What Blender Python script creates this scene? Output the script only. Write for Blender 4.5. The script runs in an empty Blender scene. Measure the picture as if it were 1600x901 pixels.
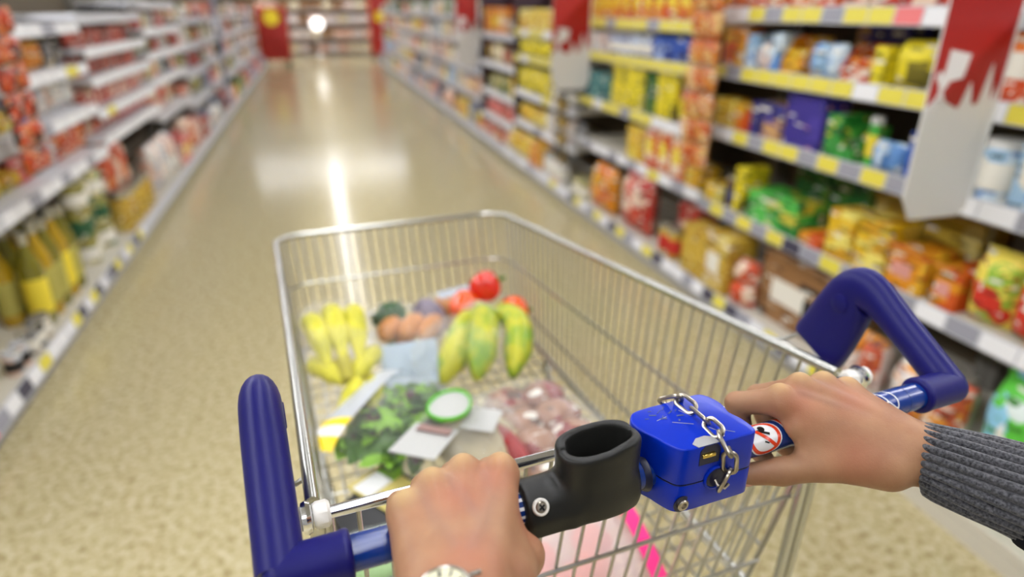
import bpy, math, random
import numpy as np
from mathutils import Vector, Matrix

# ------------------------------------------------------------------ camera, world, lights, exposure
SC = bpy.context.scene
COL = SC.collection
random.seed(7)
RNG = np.random.default_rng(7)
PI = math.pi

CAM_H = 1.35
PITCH, YAW = math.radians(23.168), math.radians(16.089)
cam_data = bpy.data.cameras.new('camera')
cam_data.sensor_width = 36.0
cam_data.lens = 1020.0 / 1600.0 * 36.0
cam_data.clip_start, cam_data.clip_end = 0.02, 100.0
cam_data.dof.use_dof = True
cam_data.dof.focus_distance = 0.51
cam_data.dof.aperture_fstop = 2.5
cam_data.dof.aperture_blades = 0
cam = bpy.data.objects.new('camera', cam_data)
cam.location = (0, 0, CAM_H)
cam.rotation_euler = (PI / 2 - PITCH, 0, -YAW)
COL.objects.link(cam)
SC.camera = cam

world = bpy.data.worlds.new('world')
SC.world = world
world.use_nodes = True
world.node_tree.nodes['Background'].inputs[0].default_value = (0.9, 0.95, 1.0, 1)
world.node_tree.nodes['Background'].inputs[1].default_value = 0.15

LAMP_STRENGTH = 20.0      # unseen rows added over the gondolas for light
STRIP_STRENGTH = 7.5     # the thin strip down the middle of the aisle
PANEL_STRENGTH = 7.5     # panels over the cross aisle
SC.view_settings.view_transform = 'Standard'
SC.view_settings.look = 'None'
SC.view_settings.gamma = 1.0
SC.view_settings.exposure = 0.36
SC.cycles.use_denoising = True
SC.cycles.transparent_max_bounces = 24
SC.cycles.max_bounces = 8
SC.cycles.sample_clamp_indirect = 6.0

# ------------------------------------------------------------------ helpers
def lin(c):
    return tuple((x / 12.92 if x <= 0.04045 else ((x + 0.055) / 1.055) ** 2.4) for x in [v / 255.0 for v in c])

def new_mat(name):
    m = bpy.data.materials.new(name)
    m.use_nodes = True
    nt = m.node_tree
    return m, nt, nt.nodes['Principled BSDF']

def N(nt, typ, **kw):
    n = nt.nodes.new(typ)
    for k, v in kw.items():
        if k.startswith('i_'):
            key = k[2:]
            n.inputs[int(key) if key.isdigit() else key.replace('_', ' ')].default_value = v
        else:
            setattr(n, k, v)
    return n

def plain(name, c, rough=0.5, metal=0.0, spec=0.5, coat=0.0, grain=0.0, gscale=40.0, bump=0.0):
    m, nt, b = new_mat(name)
    col = lin(c) + (1,)
    b.inputs['Base Color'].default_value = col
    b.inputs['Roughness'].default_value = rough
    b.inputs['Metallic'].default_value = metal
    b.inputs['Specular IOR Level'].default_value = spec
    b.inputs['Coat Weight'].default_value = coat
    b.inputs['Coat Roughness'].default_value = 0.08
    if grain or bump:
        tc = N(nt, 'ShaderNodeTexCoord')
        nz = N(nt, 'ShaderNodeTexNoise', i_Scale=gscale, i_Detail=4.0, i_Roughness=0.6)
        nt.links.new(tc.outputs['Object'], nz.inputs['Vector'])
        if grain:
            mx = N(nt, 'ShaderNodeMix', data_type='RGBA')
            mx.inputs[6].default_value = tuple(x * (1 - grain) for x in col[:3]) + (1,)
            mx.inputs[7].default_value = tuple(min(1, x * (1 + grain)) for x in col[:3]) + (1,)
            nt.links.new(nz.outputs['Fac'], mx.inputs[0])
            nt.links.new(mx.outputs[2], b.inputs['Base Color'])
        if bump:
            bp = N(nt, 'ShaderNodeBump', i_Strength=bump, i_Distance=0.001)
            nt.links.new(nz.outputs['Fac'], bp.inputs['Height'])
            nt.links.new(bp.outputs['Normal'], b.inputs['Normal'])
    return m

def pack(name, c1, c2, c3, scale=14.0, rough=0.45, t1=0.5, t2=0.78, fine=0.80):
    """printed packaging: irregular patches of two more colours over a ground colour"""
    m, nt, b = new_mat(name)
    tc = N(nt, 'ShaderNodeTexCoord')
    oi = N(nt, 'ShaderNodeObjectInfo')
    ad = N(nt, 'ShaderNodeVectorMath', operation='MULTIPLY_ADD')
    ad.inputs[1].default_value = (1, 1, 1)
    cm = N(nt, 'ShaderNodeCombineXYZ')
    nt.links.new(oi.outputs['Random'], cm.inputs[0]); nt.links.new(oi.outputs['Random'], cm.inputs[2])
    nt.links.new(tc.outputs['Object'], ad.inputs[0]); nt.links.new(cm.outputs[0], ad.inputs[2])
    vo = N(nt, 'ShaderNodeTexVoronoi', distance='CHEBYCHEV', i_Scale=scale * .8, i_Randomness=.7)
    nt.links.new(ad.outputs[0], vo.inputs['Vector'])
    sp = N(nt, 'ShaderNodeSeparateColor')
    nt.links.new(vo.outputs['Color'], sp.inputs[0])
    rp = N(nt, 'ShaderNodeValToRGB')
    rp.color_ramp.interpolation = 'CONSTANT'
    e = rp.color_ramp.elements
    e[0].position = 0.0; e[0].color = lin(c1) + (1,)
    e[1].position = t1; e[1].color = lin(c2) + (1,)
    x = e.new(t2); x.color = lin(c3) + (1,)
    nt.links.new(sp.outputs[0], rp.inputs[0])
    vf = N(nt, 'ShaderNodeTexVoronoi', distance='CHEBYCHEV', i_Scale=scale * 3.6, i_Randomness=.6)
    mp = N(nt, 'ShaderNodeMapping')
    mp.inputs['Scale'].default_value = (.45, 1, 1.6)
    nt.links.new(ad.outputs[0], mp.inputs[0]); nt.links.new(mp.outputs[0], vf.inputs['Vector'])
    s2 = N(nt, 'ShaderNodeSeparateColor')
    nt.links.new(vf.outputs['Color'], s2.inputs[0])
    r2 = N(nt, 'ShaderNodeValToRGB')
    r2.color_ramp.interpolation = 'CONSTANT'
    e = r2.color_ramp.elements
    e[0].position = 0.0; e[0].color = (0, 0, 0, 1)
    e[1].position = fine; e[1].color = (1, 1, 1, 1)
    nt.links.new(s2.outputs[1], r2.inputs[0])
    r3 = N(nt, 'ShaderNodeValToRGB')
    r3.color_ramp.interpolation = 'CONSTANT'
    e = r3.color_ramp.elements
    e[0].position = 0.0; e[0].color = lin((226, 222, 210)) + (1,)
    e[1].position = .28; e[1].color = lin(c3) + (1,)
    x = e.new(.60); x.color = tuple(v * .35 for v in lin(c1)) + (1,)
    nt.links.new(s2.outputs[2], r3.inputs[0])
    mx = N(nt, 'ShaderNodeMix', data_type='RGBA')
    nt.links.new(r2.outputs[0], mx.inputs[0]); nt.links.new(rp.outputs[0], mx.inputs[6]); nt.links.new(r3.outputs[0], mx.inputs[7])
    nt.links.new(mx.outputs[2], b.inputs['Base Color'])
    b.inputs['Roughness'].default_value = rough
    return m

def film(name, tint=(255, 255, 255), haze=0.10, rough=0.08, edge=0.45):
    """clear plastic film: mostly see-through, glossy, whiter where seen edge-on"""
    m, nt, b = new_mat(name)
    out = nt.nodes['Material Output']
    tr = N(nt, 'ShaderNodeBsdfTransparent')
    tr.inputs[0].default_value = tuple(0.6 + 0.4 * x for x in lin(tint)) + (1,)
    b.inputs['Base Color'].default_value = lin(tint) + (1,)
    b.inputs['Roughness'].default_value = rough
    lw = N(nt, 'ShaderNodeLayerWeight', i_Blend=0.35)
    mr = N(nt, 'ShaderNodeMapRange')
    mr.inputs['To Min'].default_value = haze; mr.inputs['To Max'].default_value = edge
    nt.links.new(lw.outputs['Facing'], mr.inputs['Value'])
    mx = N(nt, 'ShaderNodeMixShader')
    nt.links.new(mr.outputs[0], mx.inputs[0])
    nt.links.new(tr.outputs[0], mx.inputs[1]); nt.links.new(b.outputs[0], mx.inputs[2])
    nt.links.new(mx.outputs[0], out.inputs['Surface'])
    return m

class MB:
    """collects vertices and faces; build() links them as ONE mesh object"""
    def __init__(s):
        s.v, s.f, s.m = [], [], []
    def add(s, vs, fs, mi=0):
        o = len(s.v)
        s.v.extend([tuple(p) for p in vs])
        s.f.extend([tuple(i + o for i in f) for f in fs])
        s.m.extend([mi] * len(fs))
        return s
    def box(s, c, d, bev=0.0, R=None, mi=0):
        hx, hy, hz = d[0] / 2, d[1] / 2, d[2] / 2
        b = min(bev, hx * .9, hy * .9, hz * .9)
        c = Vector(c)
        if b <= 0:
            vs = [Vector((x, y, z)) for x in (-hx, hx) for y in (-hy, hy) for z in (-hz, hz)]
            fs = [(0, 1, 3, 2), (4, 6, 7, 5), (0, 4, 5, 1), (2, 3, 7, 6), (0, 2, 6, 4), (1, 5, 7, 3)]
        else:
            vs, ix = [], {}
            for sx in (-1, 1):
                for sy in (-1, 1):
                    for sz in (-1, 1):
                        for a in range(3):
                            p = [sx * (hx - b), sy * (hy - b), sz * (hz - b)]
                            p[a] = (sx * hx, sy * hy, sz * hz)[a]
                            ix[(sx, sy, sz, a)] = len(vs)
                            vs.append(Vector(p))
            fs = []
            for sx in (-1, 1):
                for sy in (-1, 1):
                    for sz in (-1, 1):
                        t = (ix[(sx, sy, sz, 0)], ix[(sx, sy, sz, 1)], ix[(sx, sy, sz, 2)])
                        fs.append(t if sx * sy * sz > 0 else t[::-1])
            for a in range(3):
                o1, o2 = [(1, 2), (2, 0), (0, 1)][a]
                for sg in (-1, 1):
                    def key(p, q):
                        k = [0, 0, 0]; k[a] = sg; k[o1] = p; k[o2] = q
                        return ix[(k[0], k[1], k[2], a)]
                    q = [key(-1, -1), key(1, -1), key(1, 1), key(-1, 1)]
                    fs.append(tuple(q if sg > 0 else q[::-1]))
                for p in (-1, 1):
                    for q in (-1, 1):
                        def k2(sa, ax):
                            k = [0, 0, 0]; k[a] = sa; k[o1] = p; k[o2] = q
                            return ix[(k[0], k[1], k[2], ax)]
                        e = [k2(-1, o1), k2(1, o1), k2(1, o2), k2(-1, o2)]
                        fs.append(tuple(e[::-1] if p * q > 0 else e))
        if R is not None:
            vs = [R @ p for p in vs]
        return s.add([c + p for p in vs], fs, mi)
    def tube(s, pts, r, n=8, closed=False, caps=True, mi=0, flat=None):
        P = [Vector(p) for p in pts]
        k = len(P)
        rs = r if hasattr(r, '__len__') else [r] * k
        T = []
        for i in range(k):
            a = P[(i - 1) % k] if (closed or i > 0) else P[i]
            b = P[(i + 1) % k] if (closed or i < k - 1) else P[i]
            T.append((b - a).normalized())
        ref = Vector((0, 0, 1)) if abs(T[0].z) < .9 else Vector((1, 0, 0))
        U = (ref - T[0] * ref.dot(T[0])).normalized()
        vs, fs = [], []
        for i in range(k):
            U = (U - T[i] * U.dot(T[i])).normalized()
            V = T[i].cross(U)
            fl = 1.0 if flat is None else flat
            for j in range(n):
                a = 2 * PI * j / n
                vs.append(P[i] + (U * math.cos(a) + V * math.sin(a) * fl) * rs[i])
        for i in range(k if closed else k - 1):
            for j in range(n):
                a, b = i * n + j, i * n + (j + 1) % n
                c, d = ((i + 1) % k) * n + (j + 1) % n, ((i + 1) % k) * n + j
                fs.append((a, b, c, d))
        if caps and not closed:
            fs.append(tuple(range(n))[::-1]); fs.append(tuple(range((k - 1) * n, k * n)))
        return s.add(vs, fs, mi)
    def lathe(s, prof, n=16, c=(0, 0, 0), R=None, mi=0, sx=1.0, sy=1.0):
        vs, fs = [], []
        for (r, z) in prof:
            for j in range(n):
                a = 2 * PI * j / n
                vs.append(Vector((r * math.cos(a) * sx, r * math.sin(a) * sy, z)))
        k = len(prof)
        for i in range(k - 1):
            for j in range(n):
                fs.append((i * n + j, i * n + (j + 1) % n, (i + 1) * n + (j + 1) % n, (i + 1) * n + j))
        if prof[0][0] > 1e-6: fs.append(tuple(range(n))[::-1])
        if prof[-1][0] > 1e-6: fs.append(tuple(range((k - 1) * n, k * n)))
        if R is not None: vs = [R @ p for p in vs]
        c = Vector(c)
        return s.add([c + p for p in vs], fs, mi)
    def grid(s, fn, nu, nv, cu=False, cv=False, mi=0):
        vs = [fn(i / (nu if cu else nu - 1), j / (nv if cv else nv - 1)) for i in range(nu) for j in range(nv)]
        fs = []
        for i in range(nu if cu else nu - 1):
            for j in range(nv if cv else nv - 1):
                i2, j2 = (i + 1) % nu, (j + 1) % nv
                fs.append((i * nv + j, i2 * nv + j, i2 * nv + j2, i * nv + j2))
        return s.add(vs, fs, mi)
    def ball(s, c, r, R=None, n=14, m=9, mi=0, fn=None):
        c = Vector(c); r = (r, r, r) if not hasattr(r, '__len__') else r
        vs = [Vector((0, 0, -1))]
        for i in range(1, m):
            t = -PI / 2 + PI * i / m
            for j in range(n):
                a = 2 * PI * j / n
                vs.append(Vector((math.cos(t) * math.cos(a), math.cos(t) * math.sin(a), math.sin(t))))
        vs.append(Vector((0, 0, 1)))
        fs = [(0, 1 + (j + 1) % n, 1 + j) for j in range(n)]
        for i in range(m - 2):
            for j in range(n):
                a, b = 1 + i * n + j, 1 + i * n + (j + 1) % n
                fs.append((a, b, b + n, a + n))
        top = len(vs) - 1
        fs += [(top - n + j, top - n + (j + 1) % n, top) for j in range(n)]
        if fn: vs = [v * fn(v) for v in vs]
        vs = [Vector((v.x * r[0], v.y * r[1], v.z * r[2])) for v in vs]
        if R is not None: vs = [R @ v for v in vs]
        return s.add([c + v for v in vs], fs, mi)
    def prism(s, poly, z0, z1, bev=0.0, axes=(0, 1, 2), mi=0, c=(0, 0, 0), seg=2):
        """closed polygon (counter-clockwise) extruded from z0 to z1, top and bottom edges rounded"""
        n = len(poly)
        P = [Vector((p[0], p[1])) for p in poly]
        nor = []
        for i in range(n):
            t = (P[(i + 1) % n] - P[i - 1]).normalized()
            nor.append(Vector((t.y, -t.x)))
        if bev > 0:
            lev = [(z0 + bev - bev * math.cos(PI / 2 * k / seg), bev - bev * math.sin(PI / 2 * k / seg)) for k in range(seg + 1)] + \
                  [(z1 - bev + bev * math.sin(PI / 2 * k / seg), bev - bev * math.cos(PI / 2 * k / seg)) for k in range(seg + 1)]
        else:
            lev = [(z0, 0), (z1, 0)]
        vs, fs = [], []
        for (z, ins) in lev:
            for i in range(n):
                q = P[i] - nor[i] * ins
                w = [0, 0, 0]
                w[axes[0]], w[axes[1]], w[axes[2]] = q.x, q.y, z
                vs.append(Vector(w) + Vector(c))
        even = axes in ((0, 1, 2), (1, 2, 0), (2, 0, 1))
        def F(t): return tuple(t) if even else tuple(t)[::-1]
        for k in range(len(lev) - 1):
            for i in range(n):
                fs.append(F((k * n + i, k * n + (i + 1) % n, (k + 1) * n + (i + 1) % n, (k + 1) * n + i)))
        fs.append(F(range(n)[::-1])); fs.append(F(range((len(lev) - 1) * n, len(lev) * n)))
        return s.add(vs, fs, mi)
    def mesh(s, name, mats, smooth=True, off=(0, 0, 0), angle=40):
        me = bpy.data.meshes.new(name)
        ox, oy, oz = off
        me.from_pydata([(a + ox, b + oy, c + oz) for a, b, c in s.v], [], s.f)
        for m in (mats if isinstance(mats, (list, tuple)) else [mats]):
            me.materials.append(m)
        if any(s.m): me.polygons.foreach_set('material_index', s.m)
        if smooth:
            me.polygons.foreach_set('use_smooth', [True] * len(me.polygons))
            me.set_sharp_from_angle(angle=math.radians(angle))
        me.update()
        return me
    def build(s, name, mats, parent=None, smooth=True, off=(0, 0, 0), angle=40):
        return link(name, s.mesh(name, mats, smooth, off, angle), parent)

def link(name, me, parent=None):
    o = bpy.data.objects.new(name, me)
    COL.objects.link(o)
    if parent is not None: o.parent = parent
    return o

def tag(o, label=None, cat=None, group=None, kind=None):
    if label: o['label'] = label
    if cat: o['category'] = cat
    if group: o['group'] = group
    if kind: o['kind'] = kind
    return o

def thing(name, label, cat, loc, rz=0.0, group=None):
    o = bpy.data.objects.new(name, None)
    o.empty_display_size = 0.05
    COL.objects.link(o)
    o.location = loc; o.rotation_euler = (0, 0, rz)
    return tag(o, label, cat, group)

def smooth_loop(P, k=6, closed=True):
    """Catmull-Rom through the points"""
    P = [Vector(p) for p in P]; n = len(P); out = []
    rng = range(n) if closed else range(n - 1)
    for i in rng:
        if closed: a, b, c, d = P[i - 1], P[i], P[(i + 1) % n], P[(i + 2) % n]
        else: a, b, c, d = P[max(i - 1, 0)], P[i], P[i + 1], P[min(i + 2, n - 1)]
        for j in range(k):
            t = j / k
            out.append(0.5 * ((2 * b) + (c - a) * t + (2 * a - 5 * b + 4 * c - d) * t * t + (-a + 3 * b - 3 * c + d) * t ** 3))
    if not closed: out.append(P[-1])
    return out

# ---- signed-distance sculpting for organic shapes (hands, moulded plastic)
def sd_cone(X, a, b, ra, rb):
    a, b = np.array(a, np.float32), np.array(b, np.float32)
    ab = b - a
    t = np.clip(((X - a) @ ab) / max(float(ab @ ab), 1e-12), 0, 1)
    return np.linalg.norm(X - a - t[..., None] * ab, axis=-1) - (ra + t * (rb - ra))
def sd_ell(X, c, r, R=None):
    p = X - np.array(c, np.float32)
    if R is not None: p = p @ np.array(R, np.float32)
    r = np.array(r, np.float32)
    k0 = np.linalg.norm(p / r, axis=-1); k1 = np.linalg.norm(p / (r * r), axis=-1)
    return k0 * (k0 - 1) / np.maximum(k1, 1e-6)
def sd_rbox(X, c, h, rad):
    q = np.abs(X - np.array(c, np.float32)) - (np.array(h, np.float32) - rad)
    return np.linalg.norm(np.maximum(q, 0), axis=-1) + np.minimum(q.max(axis=-1), 0) - rad
def smin(a, b, k):
    if k <= 0: return np.minimum(a, b)
    h = np.clip(0.5 + 0.5 * (b - a) / k, 0, 1)
    return b + (a - b) * h - k * h * (1 - h)
def smax(a, b, k): return -smin(-a, -b, k)

def surface_nets(fn, lo, hi, h, relax=2):
    lo, hi = np.array(lo, np.float32), np.array(hi, np.float32)
    n = np.ceil((hi - lo) / h).astype(int) + 1
    ax = [lo[i] + h * np.arange(n[i], dtype=np.float32) for i in range(3)]
    D = np.empty(n, np.float32)
    for i0 in range(0, n[0], 16):
        X = np.stack(np.meshgrid(ax[0][i0:i0 + 16], ax[1], ax[2], indexing='ij'), -1)
        D[i0:i0 + 16] = fn(X)
    S = D < 0
    cs = [(0, 0, 0), (1, 0, 0), (0, 1, 0), (1, 1, 0), (0, 0, 1), (1, 0, 1), (0, 1, 1), (1, 1, 1)]
    def sub(A, c): return A[c[0]:n[0] - 1 + c[0], c[1]:n[1] - 1 + c[1], c[2]:n[2] - 1 + c[2]]
    cnt = sum(sub(S, c).astype(np.int8) for c in cs)
    act = (cnt > 0) & (cnt < 8)
    ids = -np.ones(act.shape, np.int64)
    A = np.argwhere(act); ids[act] = np.arange(len(A))
    acc = np.zeros((len(A), 3)); num = np.zeros(len(A))
    for a in range(8):
        for b in range(a + 1, 8):
            d = np.array(cs[b]) - np.array(cs[a])
            if np.abs(d).sum() != 1: continue
            da = sub(D, cs[a])[act]; db = sub(D, cs[b])[act]
            x = (da < 0) != (db < 0)
            t = np.where(x, da / np.where(da - db == 0, 1, da - db), 0)
            acc += np.where(x[:, None], np.array(cs[a]) + t[:, None] * d, 0); num += x
    V = lo + h * (A + acc / np.maximum(num, 1)[:, None])
    F = []
    for a in range(3):
        b, c = (a + 1) % 3, (a + 2) % 3
        s0 = np.take(S, range(n[a] - 1), a); s1 = np.take(S, range(1, n[a]), a)
        E = np.argwhere(s0 != s1)
        E = E[(E[:, b] > 0) & (E[:, c] > 0) & (E[:, b] < n[b] - 1) & (E[:, c] < n[c] - 1)]
        def g(db, dc):
            q = E.copy(); q[:, b] -= db; q[:, c] -= dc
            return ids[q[:, 0], q[:, 1], q[:, 2]]
        Q = np.stack([g(1, 1), g(0, 1), g(0, 0), g(1, 0)], 1)
        inside = s0[E[:, 0], E[:, 1], E[:, 2]]
        Q[~inside] = Q[~inside][:, ::-1]
        F.append(Q)
    F = np.concatenate(F)
    e = np.concatenate([F[:, [0, 1]], F[:, [1, 2]], F[:, [2, 3]], F[:, [3, 0]]])
    for _ in range(relax):
        s = np.zeros_like(V); k = np.zeros(len(V))
        np.add.at(s, e[:, 0], V[e[:, 1]]); np.add.at(k, e[:, 0], 1)
        np.add.at(s, e[:, 1], V[e[:, 0]]); np.add.at(k, e[:, 1], 1)
        V = 0.4 * V + 0.6 * s / np.maximum(k, 1)[:, None]
    return V, F

def np_mesh(name, V, F, mats, off=(0, 0, 0)):
    me = bpy.data.meshes.new(name)
    V = np.asarray(V) + np.array(off)
    me.vertices.add(len(V)); me.vertices.foreach_set('co', V.astype(np.float32).ravel())
    me.loops.add(F.size); me.loops.foreach_set('vertex_index', F.astype(np.int32).ravel())
    me.polygons.add(len(F))
    me.polygons.foreach_set('loop_start', np.arange(0, F.size, 4, dtype=np.int32))
    me.update(calc_edges=True)
    me.polygons.foreach_set('use_smooth', np.ones(len(F), bool))
    for m in (mats if isinstance(mats, (list, tuple)) else [mats]): me.materials.append(m)
    me.validate()
    return me

# ---- the trolley's own frame: u along the handle, v ahead, w up, measured from the handle's middle
TANG = math.radians(5.5564)
TC = Vector((0.24631, 0.36879, 1.02))
TU = Vector((math.cos(TANG), math.sin(TANG), 0)); TV = Vector((-math.sin(TANG), math.cos(TANG), 0))
def W(q): return TC + TU * q[0] + TV * q[1] + Vector((0, 0, q[2]))
def tthing(name, label, cat, q, group=None):
    o = thing(name, label, cat, W(q), TANG, group)
    return o
def toff(q): return (-q[0], -q[1], -q[2])
# ------------------------------------------------------------------ the shop: floor, ceiling, walls, lamps
def floor_mat():
    m, nt, b = new_mat('terrazzo_vinyl')
    tc = N(nt, 'ShaderNodeTexCoord')
    n1 = N(nt, 'ShaderNodeTexNoise', i_Scale=46.0, i_Detail=2.5, i_Roughness=0.55)
    n2 = N(nt, 'ShaderNodeTexNoise', i_Scale=170.0, i_Detail=2.0)
    n3 = N(nt, 'ShaderNodeTexNoise', i_Scale=1.1, i_Detail=3.0)
    for n in (n1, n2, n3): nt.links.new(tc.outputs['Object'], n.inputs['Vector'])
    mxf = N(nt, 'ShaderNodeMix', data_type='FLOAT'); mxf.inputs[0].default_value = .3
    nt.links.new(n1.outputs['Fac'], mxf.inputs[2]); nt.links.new(n2.outputs['Fac'], mxf.inputs[3])
    rp = N(nt, 'ShaderNodeValToRGB')
    e = rp.color_ramp.elements
    e[0].position = .36; e[0].color = lin((146, 128, 86)) + (1,)
    e[1].position = .60; e[1].color = lin((208, 198, 162)) + (1,)
    x = e.new(.46); x.color = lin((184, 170, 126)) + (1,)
    nt.links.new(mxf.outputs[0], rp.inputs[0])
    nt.links.new(rp.outputs[0], b.inputs['Base Color'])
    mr = N(nt, 'ShaderNodeMapRange'); mr.inputs['To Min'].default_value = .10; mr.inputs['To Max'].default_value = .20
    nt.links.new(n3.outputs['Fac'], mr.inputs['Value']); nt.links.new(mr.outputs[0], b.inputs['Roughness'])
    b.inputs['Specular IOR Level'].default_value = 0.32
    return m
def structure(name, c, d, mat):
    return tag(MB().box(c, d).build(name, mat, smooth=False), kind='structure')
XL, XR, YN, YF, ZC = -5.2, 6.0, -4.0, 23.6, 3.4
structure('floor', ((XL + XR) / 2, (YN + YF) / 2, -.05), (XR - XL, YF - YN, .1), floor_mat())
M_WALL = plain('painted_wall', (160, 160, 158), .8)
structure('ceiling', ((XL + XR) / 2, (YN + YF) / 2, ZC + .05), (XR - XL, YF - YN, .1), plain('ceiling_board', (172, 172, 170), .85))
structure('wall_left', (XL - .05, (YN + YF) / 2, ZC / 2), (.1, YF - YN, ZC), M_WALL)
structure('wall_right', (XR + .05, (YN + YF) / 2, ZC / 2), (.1, YF - YN, ZC), M_WALL)
structure('wall_back', ((XL + XR) / 2, YF + .05, ZC / 2), (XR - XL + .2, .1, ZC), M_WALL)
structure('wall_front', ((XL + XR) / 2, YN - .05, ZC / 2), (XR - XL + .2, .1, ZC), M_WALL)

def emit(name, c, s):
    m, nt, b = new_mat(name)
    b.inputs['Base Color'].default_value = (0.8, 0.8, 0.8, 1)
    b.inputs['Emission Color'].default_value = c + (1,)
    b.inputs['Emission Strength'].default_value = s
    return m
LC = (0.955, 0.970, 1.03)
M_LAMP = emit('added_row_diffuser', LC, LAMP_STRENGTH)
M_STRIPL = emit('strip_diffuser', LC, STRIP_STRENGTH)
M_PANELL = emit('panel_diffuser', LC, PANEL_STRENGTH)
M_WMETAL = plain('white_powder_coat', (226, 226, 224), .45)
def ceiling_lamp(x, y, w, l, label, group, mat):
    t = thing('ceiling_light', label, 'light', (x, y, ZC - .10), 0, group)
    MB().box((0, 0, .065), (w + .06, l, .07), .01).build('housing', M_WMETAL, t)
    MB().box((0, 0, .012), (w, l - .04, .036), .01).build('diffuser', mat, t)
ORD = 'first second third fourth fifth sixth seventh eighth ninth tenth eleventh twelfth thirteenth fourteenth fifteenth sixteenth seventeenth eighteenth nineteenth twentieth'.split()
for i in range(15):
    ceiling_lamp(.27, -2.6 + 1.62 * i, .16 if i > 3 else .46, 1.58, f'long fluorescent ceiling light above the aisle, {ORD[i]} of the central row', 'central row of ceiling lights', M_STRIPL)  # nearest lamps, out of view, widened to add light on hands and floor
for i in range(9):
    for x, nm in ((-2.9, 'left'), (3.7, 'right')):  # neighbouring-aisle rows, out of view, added to light the aisle
        ceiling_lamp(x, -2.4 + 2.7 * i, .40, 2.3, f'unseen fluorescent ceiling light added above the {nm} shelving, {ORD[i]} of its row', f'added ceiling lights above the {nm} shelving', M_LAMP)
for i, x in enumerate((-1.25, .27, 1.79)):
    ceiling_lamp(x, 20.9, 1.46, .75, f'broad fluorescent panel light above the cross aisle, {ORD[i]} along', 'cross aisle panel lights', M_PANELL)

# ------------------------------------------------------------------ packaging
PK = {}
def pk(key, c1, c2, c3, **k): PK[key] = pack('print_' + key, c1, c2, c3, **k)
pk('yel', (224, 184, 24), (206, 154, 20), (236, 220, 110))
pk('lemon', (222, 204, 28), (232, 214, 40), (110, 100, 20), t1=.5, t2=.88, fine=.85)
pk('org', (220, 142, 22), (224, 172, 40), (206, 84, 24))
pk('ora', (204, 74, 26), (214, 110, 34), (232, 206, 180))
pk('red', (176, 36, 26), (200, 66, 42), (228, 200, 176))
pk('rdk', (172, 48, 30), (50, 22, 20), (196, 84, 50))
pk('blu', (40, 84, 178), (170, 190, 226), (22, 44, 110))
pk('lbl', (158, 192, 220), (205, 222, 234), (92, 140, 200))
pk('nav', (40, 38, 110), (196, 150, 96), (62, 60, 150), t1=.45, t2=.7)
pk('pur', (52, 40, 136), (66, 52, 152), (196, 140, 150), t1=.6, t2=.93, fine=.92)
pk('grn', (46, 140, 54), (80, 186, 74), (200, 190, 60), t1=.5, t2=.9)
pk('dgr', (26, 84, 34), (34, 104, 40), (90, 120, 40))
pk('wht', (222, 220, 214), (198, 200, 206), (226, 190, 170))
pk('cream', (226, 212, 172), (206, 184, 130), (240, 232, 206))
pk('gld', (198, 164, 56), (184, 146, 44), (220, 200, 120), t1=.55, t2=.85, fine=.86)
pk('brn', (140, 98, 56), (152, 110, 66), (70, 48, 30), t1=.6, t2=.90, fine=.86)
pk('choc', (84, 44, 30), (120, 66, 40), (200, 150, 90))
pk('pnk', (226, 120, 116), (240, 190, 180), (206, 60, 56))
pk('olv', (150, 140, 60), (206, 196, 140), (70, 110, 60))
pk('teal', (60, 130, 130), (150, 190, 190), (30, 80, 90))
pk('dkm', (50, 46, 46), (120, 120, 124), (176, 160, 130))
pk('sil', (120, 126, 150), (62, 68, 100), (190, 194, 210))
pk('rgy', (206, 44, 30), (150, 190, 60), (240, 220, 90), scale=16, t1=.42, t2=.75)
pk('rwo', (196, 84, 50), (236, 224, 216), (226, 150, 50), scale=16, t1=.42, t2=.75)
pk('gw', (90, 196, 60), (214, 226, 220), (140, 200, 226), scale=12, t1=.5, t2=.75)
pk('peach', (232, 190, 160), (240, 220, 205), (206, 130, 100))
M_CAPG = plain('steel_cap', (200, 200, 196), .25, .9)
M_LIDW = plain('white_lid', (230, 230, 228), .35)
M_LIDG = plain('green_lid', (40, 90, 60), .35)
M_LBLW = plain('paper_label', (230, 226, 214), .6)
M_LBLY = plain('yellow_label', (236, 214, 60), .6)
M_LBLG = plain('olive_gold_label', (176, 168, 84), .6)
M_LBLN = plain('navy_label', (34, 40, 100), .5)
M_LBLR = plain('red_label', (196, 40, 34), .5)
M_LBLP = plain('pale_print', (214, 150, 140), .55)
M_OIL = plain('golden_oil', (176, 142, 22), .12, coat=.6)
M_OLIVE = plain('olive_oil', (118, 112, 30), .12, coat=.6)
M_HOLE = plain('dark_opening', (24, 20, 18), .7)

MESHES = {}
def cached(key, fn):
    if key not in MESHES: MESHES[key] = fn()
    return MESHES[key]
def pillow(w, h, d, name, mat, fat=1.0):
    def make():
        mb = MB()
        def P(i, j):
            x, z = 2 * i - 1, 2 * j - 1
            b = max(0.0, (1 - abs(x) ** 3)) ** .5 * max(0.0, 1 - abs(z) ** 4) ** .6
            wr = .10 * math.sin(9 * x + 5 * z) * b
            return x, z, b * (1 + wr)
        def front(i, j):
            x, z, b = P(i, j)
            return (x * w / 2 * (1 - .07 * b), -d / 2 * b - .002, h / 2 + z * h / 2)
        def back(i, j):
            x, z, b = P(1 - i, j)
            return (x * w / 2 * (1 - .07 * b), d / 2 * b + .002, h / 2 + z * h / 2)
        mb.grid(front, 9, 9); mb.grid(back, 9, 9)
        return mb.mesh(name, mat, True, angle=75)
    return cached(('pillow', name, round(w, 3), round(h, 3), round(d, 3), mat.name), make)

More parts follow.
